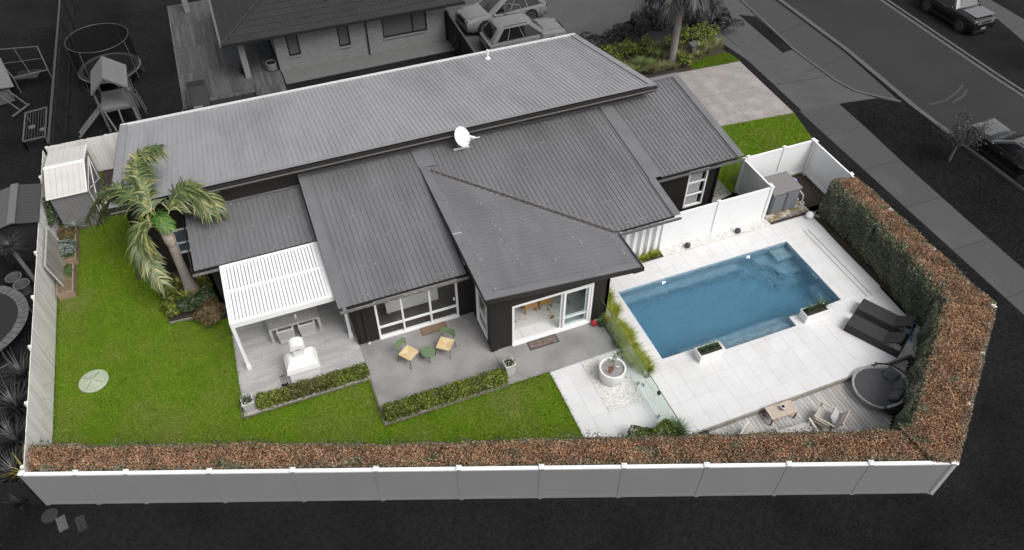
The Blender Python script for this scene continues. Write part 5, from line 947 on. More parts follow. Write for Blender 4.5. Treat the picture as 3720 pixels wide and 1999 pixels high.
for pts in ([(20.4,9.2),(21.4,9.2),(22.6,9.6),(23.3,10.0)],[(21.6,8.9),(22.6,9.2),(23.2,9.6)]):
    for a, b in zip(pts, pts[1:]): MB().bar((*a,.0065),(*b,.0065),.12,.003).build('tyre_mark', tyre_marks, rd)
def dgrass(name, poly, n, lab): return tag(grass(name, poly, n, dblade, .016, .05, .022), lab, 'grass')
dgrass('verge_grass', [(16.27,10.9),(18.3,10.62),(19.2,9.6),(19.28,-4),(15.4,-4),(15.64,1.8),(15.85,5.8)], 30000, 'dark mown grass of the street verge beside the footpath')
dgrass('outer_grass', [(-22,2.0),(-20.3,1.85),(5.2,-7.7),(11.3,-3.3),(11.45,7),(13.4,7),(13.6,5),(13.5,-10),(-22,-10)], 90000, 'dark mown grass outside the boundary fence')
dgrass('neighbour_grass', [(-19.4,19),(-14.5,19),(-14.3,34),(-19.3,34)], 26000, 'dark grass of the neighbouring yard with the playhouse')
dgrass('west_grass', [(-24,13),(-20.3,13),(-20.0,34),(-24,34)], 26000, 'dark grass of the yard beyond the black fence')
# ---------------------------------------------------------------- front palms and dark hedge
gp = mat('grey_palm_trunk', (.30,.28,.265), (.22,.205,.195), 3, .85, stretch=(1,1,8), bump=.4, bscale=5); gpd = mat('dark_palm_leaflets', (.03,.03,.03), island=[(.012,.012,.012),(.03,.03,.03),(.06,.06,.06)], rough=.6); gpt = mat('grey_dark_trunk', (.13,.13,.13), (.09,.09,.09), 3, .85, stretch=(1,1,8))
def crown(h, n, r, m): 
    out = []
    for k in range(n):
        a = 2*math.pi*k/n+.3; out.append(((0,0,h), (r*.6*math.cos(a), r*.6*math.sin(a), h+.9), (r*math.cos(a), r*math.sin(a), h-.45-.3*(k%3)), 40, .6, m))
    return out
palm('tall smooth trunked palm in the front garden', (10.32,17.42,.01), 4.4, crown(4.7,9,1.9,gpd), .22, .165, boots=False, trunkm=gp)
palm('slender dark palm at the street end of the front hedge', (14.02,19.6,.0), 4.6, crown(4.8,8,1.7,gpd), .13, .09, boots=False, trunkm=gpt)
dsh = mat('dark_grey_leaves', (.02,.02,.02), island=[(.007,.007,.007),(.016,.016,.016),(.032,.032,.032),(.055,.055,.055)], rough=.5); dcore = mat('dark_grey_twigs', (.008,.008,.008), rough=.9)
for i, (x, y, r, h) in enumerate(((6.5,19.75,.75,.5),(7.6,19.8,.8,.5),(8.7,19.95,.85,.65),(9.8,20.1,.9,.75),(10.9,20.15,.95,.85),(12.0,20.0,.9,.8),(13.0,19.9,.9,.75),(14.6,19.3,.8,.55))):
    t = thing('hedge_shrub', ['dark grey shrub at the left end of the front hedge','dark grey hedge shrub, second from the house','dark grey hedge shrub, third from the house','dark grey hedge shrub left of the palm trunk','tallest dark grey hedge shrub behind the palm trunk','dark grey hedge shrub right of the palm trunk','dark grey hedge shrub next to the slender palm','dark grey shrub at the street corner of the hedge'][i], 'shrub', (x,y,.006), 0, 'dark shrubs of the front hedge'); bush(t, 'foliage', (0,0,h), (r,r*.85,h), 3300, .09, .055, dsh, dcore, .35)
t = thing('bare_shrub', 'bare twiggy shrub rising from the dark front hedge', 'shrub', (10.2,20.5,.006)); b = MB()
for _ in range(46): a = RNG.random()*6.28; s = .2+.5*RNG.random(); z = 1.0+1.3*RNG.random(); p = (s*.4*math.cos(a),s*.4*math.sin(a),.5); q = (s*math.cos(a),s*math.sin(a),z); b.cyl(p,q,.008,.004,4,False); b.cyl(q,(q[0]+RNG.normal()*.2,q[1]+RNG.normal()*.2,z+.3),.004,.002,4,False)
b.build('twigs', mat('grey_twigs', (.035,.035,.035), rough=.9), t)
# ---------------------------------------------------------------- street tree
t = thing('street_tree', 'small thinly leaved street tree on the verge beside the black car', 'tree', (17.91,5.24,.016)); tg = mat('grey_bark', (.10,.10,.10), rough=.9); b = MB().cyl((0,0,0),(.03,.02,.85),.06,.045,10); b.build('trunk', tg, t); b = MB(); tips = []
for k in range(16): a = RNG.random()*6.28; r = .35+.75*RNG.random(); p = (.03,.02,.75+.1*RNG.random()); q = (r*math.cos(a),r*math.sin(a),1.3+1.0*RNG.random()); b.cyl(p,q,.018,.008,6,False); tips += [np.array(p)+(np.array(q)-np.array(p))*f for f in (.45,.65,.85,1.)]
b.build('limbs', tg, t); P = np.vstack([c+RNG.normal(size=(34,3))*.13 for c in tips]); V, F = leaves(P, rotn(len(P)), .085, .035); stuff(npmesh('crown', V, F, mat('grey_tree_leaves', (.04,.04,.04), island=[(.015,.015,.015),(.04,.04,.04),(.085,.085,.085)], rough=.5), t))
# ---------------------------------------------------------------- cars
rub = mat('tyre_rubber', (.008,.008,.008), rough=.85); alloy = mat('alloy_rim', (.20,.20,.20), rough=.35, metal=.6); alloyd = mat('dim_alloy', (.19,.19,.19), rough=.4, metal=.5); cglass = mat('car_glass', (.010,.010,.011), rough=.08, spec=.6); cglassl = mat('car_windscreen', (.045,.045,.045), rough=.12, spec=.6); lampm = mat('headlamp', (.16,.16,.16), rough=.15); plate = mat('number_plate', (.22,.22,.22), rough=.5); trim = mat('black_trim', (.008,.008,.008), rough=.6)
def car(name, label, loc, rz, Ln, Wd, Ht, paint, hood=.95, belt=1.0, ws=(.28,.06), rear=(-.34,-.49), wr=.36, wb=.30, rim=alloy, sidew=(.02,), roofm_=None, boxy=0., glassf=cglassl, grille=0):
    """x forward; body lofted from rounded cross sections, cabin lofted above it, glass set proud of the cabin"""
    c = thing(name, label, 'car', loc, rz); h = Wd/2; n = 15; st_ = []; gz = .20
    for i in range(n):
        t = i/(n-1); x = -Ln/2+Ln*t; e = min(t, 1-t); rw = h*(1-.16*max(0, 1-e/.10)**2); up = belt*.97 if t < .60 else (hood+(belt*.97-hood)*max(0,(.70-t)/.10) if t < .70 else hood-.10*(1-boxy)*((t-.70)/.30)**2)
        if t > .985: up -= .14
        if t < .015: up -= .10
        lo = gz+.10*max(0, 1-e/.06); st_.append((x, rw, lo, up))
    b = MB(); vs = []; m = 0
    for x, w, lo, up in st_:
        ring = [(-w*.86,lo),(-w*.97,lo+.12),(-w,lo+(up-lo)*.5),(-w*.985,up-.16),(-w*.93,up-.05),(-w*.80,up),(-w*.4,up+.025),(0,up+.03)]; ring = ring+[(-y,z) for y,z in ring[-2::-1]]; m = len(ring); vs += [(x,y,z) for y,z in ring]
    fs = [(i*m+j, (i+1)*m+j, (i+1)*m+(j+1)%m, i*m+(j+1)%m) for i in range(n-1) for j in range(m)]+[tuple(range(m))[::1], tuple((n-1)*m+j for j in range(m-1,-1,-1))]
    body = b.add(vs, fs).build('body', paint, c, True)
    x0, x1 = ws[0]*Ln, ws[1]*Ln; x2, x3 = rear[0]*Ln, rear[1]*Ln; zb = belt*.97-.02; zt = Ht; wbk, wt = h*.93, h*.70
    def sec(x, f): z = zb+(zt-zb)*f; w = wbk+(wt-wbk)*f; return [(x,-w,z),(x,w,z)]
    # cabin: loft of (x at bottom, x at top) front and rear with a crowned roof
    vs = []; K = 6
    for k in range(K+1):
        f = k/K; z = zb+(zt-.05-zb)*f; w = wbk+(wt-wbk)*f; xf = x0+(x1-x0)*f; xr = x3+(x2-x3)*f; vs += [(xf-.10,-w,z),(xf,-w*.72,z),(xf+.05,0,z),(xf,w*.72,z),(xf-.10,w,z),(xr+.06,w,z),(xr,w*.72,z),(xr-.03,0,z),(xr,-w*.72,z),(xr+.06,-w,z)]
    f10 = [(k*10+j,k*10+(j+1)%10,(k+1)*10+(j+1)%10,(k+1)*10+j) for k in range(K) for j in range(10)]; top = len(vs); L_ = K*10; xm_ = (x1+x2)/2
    cabv = vs; vs = cabv+[(x1-.22,-wt*.8,zt-.005),(x1-.15,0,zt+.015),(x1-.22,wt*.8,zt-.005),(x2+.2,wt*.8,zt-.005),(x2+.12,0,zt+.012),(x2+.2,-wt*.8,zt-.005)]
    q = top; f10 += [(L_+0,L_+1,q),(L_+1,L_+2,q+1,q),(L_+2,L_+3,q+2,q+1),(L_+3,L_+4,q+2),(L_+4,L_+5,q+3,q+2),(L_+5,L_+6,q+3),(L_+6,L_+7,q+4,q+3),(L_+7,L_+8,q+5,q+4),(L_+8,L_+9,q+5),(L_+9,L_+0,q,q+5),(q,q+1,q+4,q+5),(q+1,q+2,q+3,q+4)]
    MB().add(vs, f10).build('roof', roofm_ or paint, c, True)
    def cp(xa, f, ya, off):   # point on the cabin front/rear at fraction f
        return xa
    z0, z1 = zb+.07*(zt-zb), zb+.90*(zt-zb); fa, fb = .07, .90
    def fr(f, xs, xe): return xs+(xe-xs)*f
    o = .014
    w0, w1 = wbk+(wt-wbk)*fa, wbk+(wt-wbk)*fb
    MB().add([(fr(fa,x0,x1)+o,-w0*.70,z0),(fr(fa,x0,x1)+.05+o,0,z0),(fr(fa,x0,x1)+o,w0*.70,z0),(fr(fb,x0,x1)+o,w1*.72,z1),(fr(fb,x0,x1)+.05+o,0,z1),(fr(fb,x0,x1)+o,-w1*.72,z1)],[(0,1,4,5),(1,2,3,4)]).build('windscreen', glassf, c)
    MB().add([(fr(fa,x3,x2)-o,-w0*.70,z0+.1),(fr(fa,x3,x2)-.03-o,0,z0+.1),(fr(fa,x3,x2)-o,w0*.70,z0+.1),(fr(fb,x3,x2)-o,w1*.70,z1),(fr(fb,x3,x2)-.03-o,0,z1),(fr(fb,x3,x2)-o,-w1*.70,z1)],[(1,0,5,4),(2,1,4,3)]).build('rear_window', cglass, c)
    xa, xb = x3+.30, x0-.32; ua, ub = x2+.26, x1-.22; ed = [0]+list(sidew)+[1]
    for s in (-1,1):
        for a, e in zip(ed, ed[1:]):
            a_ = a+.012; e_ = e-.012; qd = [(xa+(xb-xa)*a_,s*(w0+.012),z0+.02),(xa+(xb-xa)*e_,s*(w0+.012),z0+.02),(ua+(ub-ua)*e_,s*(w1+.012),z1-.02),(ua+(ub-ua)*a_,s*(w1+.012),z1-.02)]
            MB().add(qd, [(0,1,2,3) if s < 0 else (3,2,1,0)]).build('side_window', cglass, c)
        MB().sphere((x0-.30,s*(h+.10),zb+.08),.10,10,6,.75).build('mirror', paint, c, True)
        MB().box(-Ln*.34,s*h*.985-.012,gz+.02,Ln*.30,s*h*.985+.012,gz+.16).build('sill_trim', trim, c)
        hx = Ln/2-.16; MB().pillow((hx,s*h*.66,hood-.20),.24,.34,.16,tilt=Matrix.Rotation(R(8),4,'Y')).build('headlight', lampm, c, True)
        MB().box(-Ln/2-.004,s*h*.70-.14,belt-.36,-Ln/2+.05,s*h*.70+.14,belt-.18).build('tail_light', trim, c)
        for x in (Ln*wb, -Ln*(wb-.015)):
            MB().cyl((x,s*(h-.22),wr*1.02),(x,s*(h+.006),wr*1.02),wr*1.17,wr*1.17,28).build('wheel_arch', trim, c)
            wh = MB().cyl((x,s*(h-.20),wr),(x,s*(h+.025),wr),wr,wr,28).build('wheel', rub, c); MB().cyl((x,s*(h+.024),wr),(x,s*(h+.032),wr),wr*.70,wr*.70,24).build('rim_dish', trim, wh); b = MB()
            for k in range(10): a = k*math.pi/5; b.bar((x+.05*math.cos(a),s*(h+.038),wr+.05*math.sin(a)),(x+wr*.66*math.cos(a),s*(h+.038),wr+wr*.66*math.sin(a)),.022,.035,up=(0,1,0))
            for k in range(24): a = k*math.pi/12; e = (k+1)*math.pi/12; b.bar((x+wr*.68*math.cos(a),s*(h+.036),wr+wr*.68*math.sin(a)),(x+wr*.68*math.cos(e),s*(h+.036),wr+wr*.68*math.sin(e)),.02,.03,up=(0,1,0))
            b.build('rim', rim, wh)
    for s in (-1,1):
        for x in (x0-.28, (xa+xb)/2-.05, xa+.1):
            MB().bar((x,s*(h*.993),gz+.18),(x-.02,s*(h*.995),zb-.12),.012,.02,up=(0,1,0)).build('door_seam', trim, c)
        for x in (x0-.95, (xa+xb)/2-.55): MB().bar((x,s*(h*.995),zb-.13),(x+.2,s*(h*.995),zb-.13),.02,.03).build('door_handle', rim, c)
        MB().bar((xa-.05,s*(w0+.016),z0+.005),(xb+.05,s*(w0+.016),z0+.005),.012,.018).build('window_trim', trim, c)
        MB().bar((x0+.1,s*h*.74,hood+.012),(Ln/2-.22,s*h*.66,hood-.055*(1-boxy)),.016,.012).build('bonnet_seam', trim, c)
        MB().bar((x2+.25,s*wt*.86,zt-.02),(x1-.3,s*wt*.86,zt-.015),.03,.03).build('roof_rail', trim, c)
    gx = Ln/2+.004
    if grille:
        MB().box(gx-.03,-h*.62,hood-.34,gx+.012,h*.62,hood-.10).build('grille_panel', mat('grille_face', (.15,.15,.15), rough=.4), c)
        for k in range(7): MB().box(gx+.0125,-.30+.1*k-.03,hood-.31,gx+.02,-.30+.1*k+.03,hood-.13).build('grille_slot', trim, c)
    else: MB().box(gx-.10,-h*.45,hood-.42,gx-.0,h*.45,hood-.16).build('grille', trim, c)
    MB().box(gx-.06,-h*.75,.22,gx+.0,h*.75,.36).build('front_bumper', trim, c); MB().box(gx+.002,-.18,.40,gx+.014,.18,.51).build('front_plate', plate, c); MB().box(-Ln/2-.014,-.18,.62,-Ln/2-.003,.18,.73).build('rear_plate', plate, c)
    MB().box(-Ln/2-.006,-h*.8,.25,-Ln/2+.05,h*.8,.46).build('rear_bumper', trim, c)
    return c
wcar = mat('white_car_paint', (.175,.175,.175), rough=.3, coat=.25); scar = mat('silver_car_paint', (.16,.16,.16), rough=.35, coat=.3); bcar = mat('black_car_paint', (.006,.006,.006), rough=.2, coat=.6); bcar2 = mat('black_suv_paint', (.007,.007,.007), rough=.25, coat=.6); btop = mat('car_top_sky_sheen', (.09,.09,.09), rough=.3, coat=.6)  # btop: sky reflection on the black cars painted as a paler tone
sv = car('white_suv', 'white four wheel drive parked on the neighbour drive, nose to the fence', (3.42,25.02,.006), math.pi+R(6), 5.05, 1.96, 1.72, wcar, 1.06, 1.06, (.24,.04), (-.36,-.48), .40, .295, sidew=(.30,.66))
od = MB().box(-1.15,.0,.32,0,.06,1.02).bar((-1.1,.03,1.02),(-.85,.03,1.6),.04,.04).bar((-.85,.03,1.6),(-.1,.03,1.62),.04,.04).bar((0,.03,1.02),(-.05,.03,1.62),.04,.04).build('open_door', wcar, sv); od.location = (.28,.98,0); od.rotation_euler = (0,0,R(-38))
car('silver_hatchback', 'silver grey wagon parked beside the neighbour fence below the white car', (3.55,22.05,.006), R(1), 4.55, 1.86, 1.68, scar, 1.02, 1.02, (.235,.06), (-.36,-.47), .35, .30, sidew=(.24,.60))
car('black_suv', 'boxy black four wheel drive with slotted grille parked on the far verge', (28.02,15.75,.016), R(-90), 4.25, 1.80, 1.70, bcar2, 1.06, 1.05, (.17,.06), (-.42,-.49), .37, .31, rim=alloyd, sidew=(.26,.62), roofm_=btop, boxy=.7, grille=1, glassf=mat('bright_windscreen', (.15,.15,.15), rough=.15))
car('black_sedan', 'black sedan parked at the near kerb beside the street tree', (20.40,4.05,.006), R(90), 4.75, 1.84, 1.46, bcar, .92, .94, (.20,.02), (-.24,-.42), .35, .31, rim=alloyd, sidew=(.5,), roofm_=btop)
hd = bpy.data.objects['black_sedan']; MB().pillow((1.62,0,.905),1.15,1.45,.10).build('bonnet', btop, hd, True)
hd = bpy.data.objects['black_suv']; MB().box(.95,-.68,1.075,1.95,.68,1.10).build('bonnet', mat('grey_bonnet', (.13,.13,.13), rough=.3, coat=.5), hd)
# ---------------------------------------------------------------- brick neighbour house
nh = thing('brick_house', 'grey brick house with a dark tiled hip roof and timber deck', 'house'); bk = mat('grey_brick', (.205,.205,.205), (.185,.185,.185), 3, .85, rand=.06); mort = mat('mortar', (.10,.10,.10), rough=.95); ntile = mat('dark_roof_tile', (.028,.028,.028), (.034,.034,.034), 5, .7, spec=.2, rand=.06); blind = mat('window_blind', (.085,.085,.085), rough=.6)
WIN = [(-8.78,-8.16,.80,2.12),(-6.12,-5.50,.80,2.12),(-3.72,-1.24,.82,2.12)]
wl = wallmesh((-9.4,24.21),(-.1,24.21), rect(0,9.3,0,2.36), [rect(a+9.4,b_+9.4,c,d) for a,b_,c,d in WIN]).build('wall', mort, nh); MB().box(-9.36,24.35,0,-.1,34,2.3).build('wall', mort, nh); MB().box(-9.4,24.22,0,-9.37,34,2.36).build('wall', bk, nh)
bw, bh = .300, .152; bms = {}; rest = MB(); cnt = 0
for r in range(15):
    x = -9.4+(-.15 if r % 2 else 0); z = .02+bh*r
    while x < -.12:
        a, b_ = max(x, -9.4), min(x+bw-.012, -.1); x += bw; segs = [(a, b_)]
        for wa, wb_, wc, wd in WIN:
            if z+bh > wc and z < wd: segs = [s for q in segs for s in ((q[0], min(q[1], wa)), (max(q[0], wb_), q[1])) if s[1]-s[0] > .03]
        for a, b_ in segs:
            k = round(b_-a, 2); cnt += 1
            if cnt <= 300:
                if k not in bms: bms[k] = MB().box(0,-.008,0,k,.01,bh-.012).mesh('brick'); bms[k].materials.append(bk)
                link('brick', bms[k], wl, (a,24.205,z))
            else: rest.box(a,24.197,z,a+k,24.215,z+bh-.012)
stuff(rest.build('upper_bricks', bk, wl))
for wa, wb_, wc, wd in WIN:
    f = frame(nh, 'window', (wa,24.21), (wb_,24.21), wc, wd, .06, .08, m=trim, mull=((.68,) if wb_-wa > 1 else ()), out=.01); MB().box(wa+.03,24.26,wc+.03,wb_-.03,24.275,wd-.03).build('blind', blind, f)
    for i in range(int((wb_-wa)/.1)): MB().box(wa+.1*i,24.14,wc-.10,wa+.1*i+.09,24.2,wc-.02).build('sill_brick', bk, f)
MB().bar((-4.58,24.15,.05),(-4.58,24.15,2.3),.07,.07).build('downpipe', trim, nh)
NS = .36; ze_ = 2.40; EX, EY = -11.9, 23.55
rfn = MB().add([(EX,EY,ze_-.05),(.75,EY,ze_-.05),(.75,30.5,ze_-.05+NS*6.95),(EX+6.95,30.5,ze_-.05+NS*6.95),(EX,30.5,ze_-.05)], [(0,1,2,3),(0,3,4)]).build('roof', ntile, nh)
for k in range(8):        # pressed tile courses, panel by panel
    v0 = .40*k; v1 = v0+.41; x = EX+v0
    while x < .74:
        xe = min(x+1.32, .75); b = MB(); p = x; 
        while p < xe-.02:
            q_ = min(p+.22, xe); a = max(0, (EX+v1)-p); sk_ = min(q_-p, a) if p < EX+v1 else 0
            b.add([(p,EY+v0,ze_+NS*v0+.008),(q_-.012,EY+v0,ze_+NS*v0+.008),(max(q_-.012, EX+v1),EY+v1,ze_+NS*v1-.02),(max(p, EX+v1),EY+v1,ze_+NS*v1-.02),(p,EY+v0,ze_+NS*v0-.04),(q_-.012,EY+v0,ze_+NS*v0-.04)], [(0,1,2,3),(4,5,1,0)]); p = q_
        b.build('tile_panel', ntile, rfn); x = xe+.006
for k in range(10):
    v0 = .40*k; v1 = v0+.41; y = EY+v0
    while y < 30:
        ye = min(y+1.32, 30.5); b = MB(); p = y
        while p < ye-.02:
            q_ = min(p+.22, ye); b.add([(EX+v0,p,ze_+NS*v0+.008),(EX+v0,q_-.012,ze_+NS*v0+.008),(EX+v1,max(q_-.012,EY+v1),ze_+NS*v1-.02),(EX+v1,max(p,EY+v1),ze_+NS*v1-.02),(EX+v0,p,ze_+NS*v0-.04),(EX+v0,q_-.012,ze_+NS*v0-.04)], [(3,2,1,0),(0,1,5,4)]); p = q_
        b.build('tile_panel', ntile, rfn); y = ye+.006
for i in range(14): a = .42*i; MB().cyl((EX+a,EY+a,ze_+NS*a+.02),(EX+a+.41,EY+a+.41,ze_+NS*(a+.41)+.02),.075,.065,8).build('hip_tile', ntile, rfn)
MB().bar((EX-.03,EY-.05,ze_-.05),(.78,EY-.05,ze_-.05),.10,.12).build('gutter', trim, rfn); MB().bar((EX-.05,EY-.1,ze_-.03),(EX-.05,30.5,ze_-.03),.10,.12).build('gutter', mat('grey_gutter', (.12,.12,.12), rough=.5), rfn)
for x, y in ((-11.05,24.28),(-13.4,32.9)): MB().box(x-.15,y-.15,0,x+.15,y+.15,2.34).build('column', bk, nh)
ndm = mat('grey_deck_board', (.085,.085,.085), (.052,.052,.052), 3, .85, stretch=(3,.3,3), coords='obj', rand=.28); nd = struct(sheet('neighbour_deck', [[(-14.5,20.6),(-9.4,20.6),(-9.4,34),(-14.5,34)]], .012, dcore))
for y0, y1 in ((20.6,23.0),(23.06,25.8),(25.86,28.6),(28.66,31.4),(31.46,34)):
    x = -14.42
    while x < -9.45:
        if y0 > 24.1 and x > -9.6: break
        MB().box(x,y0,.013,min(x+.152,-9.42),y1-.06,.04).build('board', ndm, nd); x += .158
    MB().box(-14.42,y1-.055,.013,-9.45,y1-.005,.042).build('border_board', mat('pale_deck_batten', (.10,.10,.10), rough=.85), nd)
MB().box(-14.5,20.6,.013,-14.425,34,.043).build('border_board', mat('pale_deck_batten', (.10,.10,.10)), nd)
struct(sheet('side_concrete', [[(-9.33,22.86),(-.1,22.95),(-.1,24.2),(-9.36,24.2)]], .012, mat('side_path_concrete', (.125,.125,.125), (.112,.112,.112), 2, .9)))
tt = thing('outdoor_corner_sofa', 'dark corner sofa on the neighbour deck behind the long roof', 'sofa', (-12.9,22.3,.04)); ds1 = mat('dark_sofa_fabric', (.030,.030,.030), rough=.9); ds2 = mat('darker_sofa_side', (.010,.010,.010), rough=.9)
MB().box(-1.15,-1.1,.0,-.30,1.45,.36).build('chaise', ds1, tt); MB().box(-1.25,-1.1,.0,-1.15,1.45,.66).build('back', ds1, tt); MB().box(-1.15,1.45,0,-.30,1.55,.62).build('arm', ds1, tt); MB().box(-.30,-1.1,0,1.95,-.25,.36).build('seat', ds1, tt); MB().box(-1.25,-1.22,0,2.05,-1.1,.66).build('back', ds2, tt); MB().box(1.95,-1.1,0,2.05,.15,.60).build('arm', ds1, tt)
for x in (-.28,.48,1.24): MB().pillow((x+.36,-.68,.40),.74,.82,.14).build('seat_cushion', ds2, tt, True)
t = thing('white_tub', 'round pale pot on the neighbour deck beside the brick wall', 'pot', (-9.78,24.55,.04)); MB().lathe([(.2,0),(.3,.08),(.30,.42),(.27,.44),(.25,.36)],n=22).build('pot', mat('pale_grey_pot', (.15,.15,.15), rough=.5), t, True); MB().lathe([(.001,.36),(.26,.37)],n=16).build('soil', dcore, t)
t = thing('dark_pot_plant', 'dark spiky pot plant beside the brick column', 'pot plant', (-11.25,24.7,.04)); MB().lathe([(.15,0),(.2,.3),(.17,.3)],n=16).build('pot', ds2, t); V, F = blades([(0,0,.3)], 50, .5, .8, .03, 1.); npmesh('leaves', V, F, gpd, t)
t = thing('barbecue_table', 'grey outdoor table with a barbecue at the roof edge', 'table', (-14.05,20.95,.04)); MB().box(-.40,-.25,.70,.55,.25,.75).build('top', mat('pale_grey_top', (.13,.13,.13), rough=.6), t); 
for x in (-.36,.5):
    for y in (-.2,.2): MB().box(x-.03,y-.03,0,x+.03,y+.03,.70).build('leg', ds1, t)
MB().sphere((.0,.0,.86),.16,14,8,.7).build('barbecue', ds2, t, True); MB().lathe([(.10,.75),(.12,.9),(.05,.92)],(-.25,.05,0),12).build('kettle', ds1, t)
# dark fence between the houses
bf = mat('black_fence_board', (.0045,.0045,.0045), (.008,.008,.008), 3, .85, rand=.2); bft = mat('fence_capping', (.045,.045,.045), rough=.8)
t = paling('dark_fence', 'dark paling fence between the brick house and the parked cars', (-.1,24.15), (-.15,18.9), 1.75, bf, side=-1); MB().bar((-.1,24.15,1.77),(-.15,18.9,1.77),.09,.04).build('capping', bft, t); MB().bar((-.3,23.0,.1),(-.25,22.2,1.2),.04,.04).bar((-.3,22.6,.1),(-.25,22.0,.9),.03,.03).build('leaning_poles', mat('pale_pole', (.10,.10,.10), rough=.7), t)
t = paling('dark_fence', 'tall black paling fence between the two back yards', (-19.88,18.9), (-19.6,38.0), 1.80, bf, side=-1); MB().bar((-19.88,18.9,1.82),(-19.6,38,1.82),.10,.04).build('capping', bft, t)
# ---------------------------------------------------------------- trampoline and playhouse
gr1 = mat('grey_steel_tube', (.085,.085,.085), rough=.5); gr2 = mat('pale_grey_timber', (.155,.155,.155), (.13,.13,.13), 5, .85); gr3 = mat('mid_grey_timber', (.105,.105,.105), (.08,.08,.08), 5, .85); padm = mat('grey_pad', (.125,.125,.125), (.08,.08,.08), 5, .8); netm = bpy.data.materials.new('dark_net'); netm.use_nodes = True
nn_ = netm.node_tree; nn_.nodes.clear(); o_ = nn_.nodes.new('ShaderNodeOutputMaterial'); tr_ = nn_.nodes.new('ShaderNodeBsdfTransparent'); df_ = nn_.nodes.new('ShaderNodeBsdfDiffuse'); df_.inputs[0].default_value = (.012,.012,.012,1); mx_ = nn_.nodes.new('ShaderNodeMixShader'); mx_.inputs[0].default_value = .62
nn_.links.new(tr_.outputs[0], mx_.inputs[1]); nn_.links.new(df_.outputs[0], mx_.inputs[2]); nn_.links.new(mx_.outputs[0], o_.inputs[0])
def tramp(label, c, r, net=True):
    t = thing('trampoline', label, 'trampoline', c); n = 48; circ = lambda rr, z: [(rr*math.cos(2*math.pi*i/n), rr*math.sin(2*math.pi*i/n), z) for i in range(n+1)]
    MB().lathe([(r*.86,.74),(r*.86,.75),(.001,.745)],n=n).build('mat', mat('black_mat', (.012,.012,.012), rough=.7), t)
    b = MB()
    for i in range(n): a0, a1 = 2*math.pi*i/n, 2*math.pi*(i+1)/n-.01; b.add([(r*.86*math.cos(a0),r*.86*math.sin(a0),.76),(r*1.04*math.cos(a0),r*1.04*math.sin(a0),.75),(r*1.04*math.cos(a1),r*1.04*math.sin(a1),.75),(r*.86*math.cos(a1),r*.86*math.sin(a1),.76)], [(0,1,2,3)])
    b.build('edge_pad', padm, t); MB().tube(circ(r,.70), .025, 6).build('frame_ring', gr1, t)
    for k in range(4): a = k*math.pi/2+.4; MB().tube([(r*math.cos(a-.25),r*math.sin(a-.25),.7),(r*1.02*math.cos(a-.22),r*1.02*math.sin(a-.22),.02),(r*1.02*math.cos(a+.22),r*1.02*math.sin(a+.22),.02),(r*math.cos(a+.25),r*math.sin(a+.25),.7)], .022, 6).build('leg', gr1, t)
    if net:
        MB().tube(circ(r*1.0,2.4), .014, 6).build('net_ring', gr1, t)
        for k in range(8): a = k*math.pi/4+.2; MB().tube([(r*1.03*math.cos(a),r*1.03*math.sin(a),.3),(r*1.03*math.cos(a),r*1.03*math.sin(a),1.9),(r*math.cos(a),r*math.sin(a),2.4)], .02, 6).build('net_pole', gr1 if k % 2 else ds2, t)
        q = circ(r*.99,0); MB().add([(x,y,.76) for x,y,_ in q]+[(x,y,2.38) for x,y,_ in q], [(i,i+1,n+2+i,n+1+i) for i in range(n)]).build('net', netm, t)
    return t
tramp('netted trampoline behind the grey playhouse', (-17.62,26.6,0), 1.48)
tramp('large dark trampoline at the left edge beyond the west fence', (-22.75,9.9,0), 1.95, False)
ph = thing('playhouse', 'grey timber playhouse on stilts with a gable roof and ladder', 'playhouse', (0,0,0)); x0, x1, y0, y1 = -17.92, -16.56, 21.8, 23.45
for x in (x0,x1):
    for y in (y0,y1): MB().box(x-.05,y-.05,0,x+.05,y+.05,2.3).build('post', gr3, ph)
for i in range(9): MB().box(x0+.01+.148*i,y0,1.16,x0+.01+.148*i+.143,y1,1.2).build('floor_board', gr2, ph)
MB().box(x0,y0-.02,1.05,x1,y0+.02,1.159).build('beam', gr3, ph); xm_ = (x0+x1)/2
for s, xe in ((-1,x0-.06),(1,x1+.18)):
    for k in range(9): MB().add([(xm_,y0-.30+.23*k,2.95),(xm_,y0-.30+.23*k+.225,2.95),(xe,y0-.30+.23*k+.225,2.28),(xe,y0-.30+.23*k,2.28)]+[(xm_,y0-.30+.23*k,2.92),(xm_,y0-.30+.23*k+.225,2.92),(xe,y0-.30+.23*k+.225,2.25),(xe,y0-.30+.23*k,2.25)], [(0,1,2,3),(7,6,5,4),(0,4,5,1),(1,5,6,2),(2,6,7,3),(3,7,4,0)]).build('roof_board', gr2, ph)
    MB().bar((xm_,y0-.31,2.90),(xe,y0-.31,2.22),.03,.09).build('barge_board', gr3, ph)
MB().bar((x1+.05,y0+.1,.0),(x1+.05,y0+.1,1.9),.2,.02,up=(0,1,0)).build('side_board', gr3, ph)
for s in (-.22,.22): MB().bar((x0,y0+.35+s,1.2),(-19.3,y0+.15+s,.05),.04,.10).build('ladder_rail', gr2, ph)
for k in range(9): f = (k+.5)/9; MB().bar((x0-1.38*f,y0+.35-.2*f-.22,1.2-1.15*f),(x0-1.38*f,y0+.35-.2*f+.22,1.2-1.15*f),.06,.03).build('rung', gr2, ph)
for a, b_ in (((x1,y0,1.1),(-16.3,20.6,0)),((x0+.1,y0,1.1),(-17.35,20.6,0)),((-17.2,y0,1.1),(-17.1,20.7,0))): MB().bar(a,b_,.07,.07).build('brace', gr3, ph)
MB().bar((x1+.2,y0+.9,1.2),(x1+.35,y0+.9,.0),.03,.03).bar((x1+.2,y0+1.3,1.2),(x1+.35,y0+1.3,.0),.03,.03).build('side_ladder', gr2, ph)
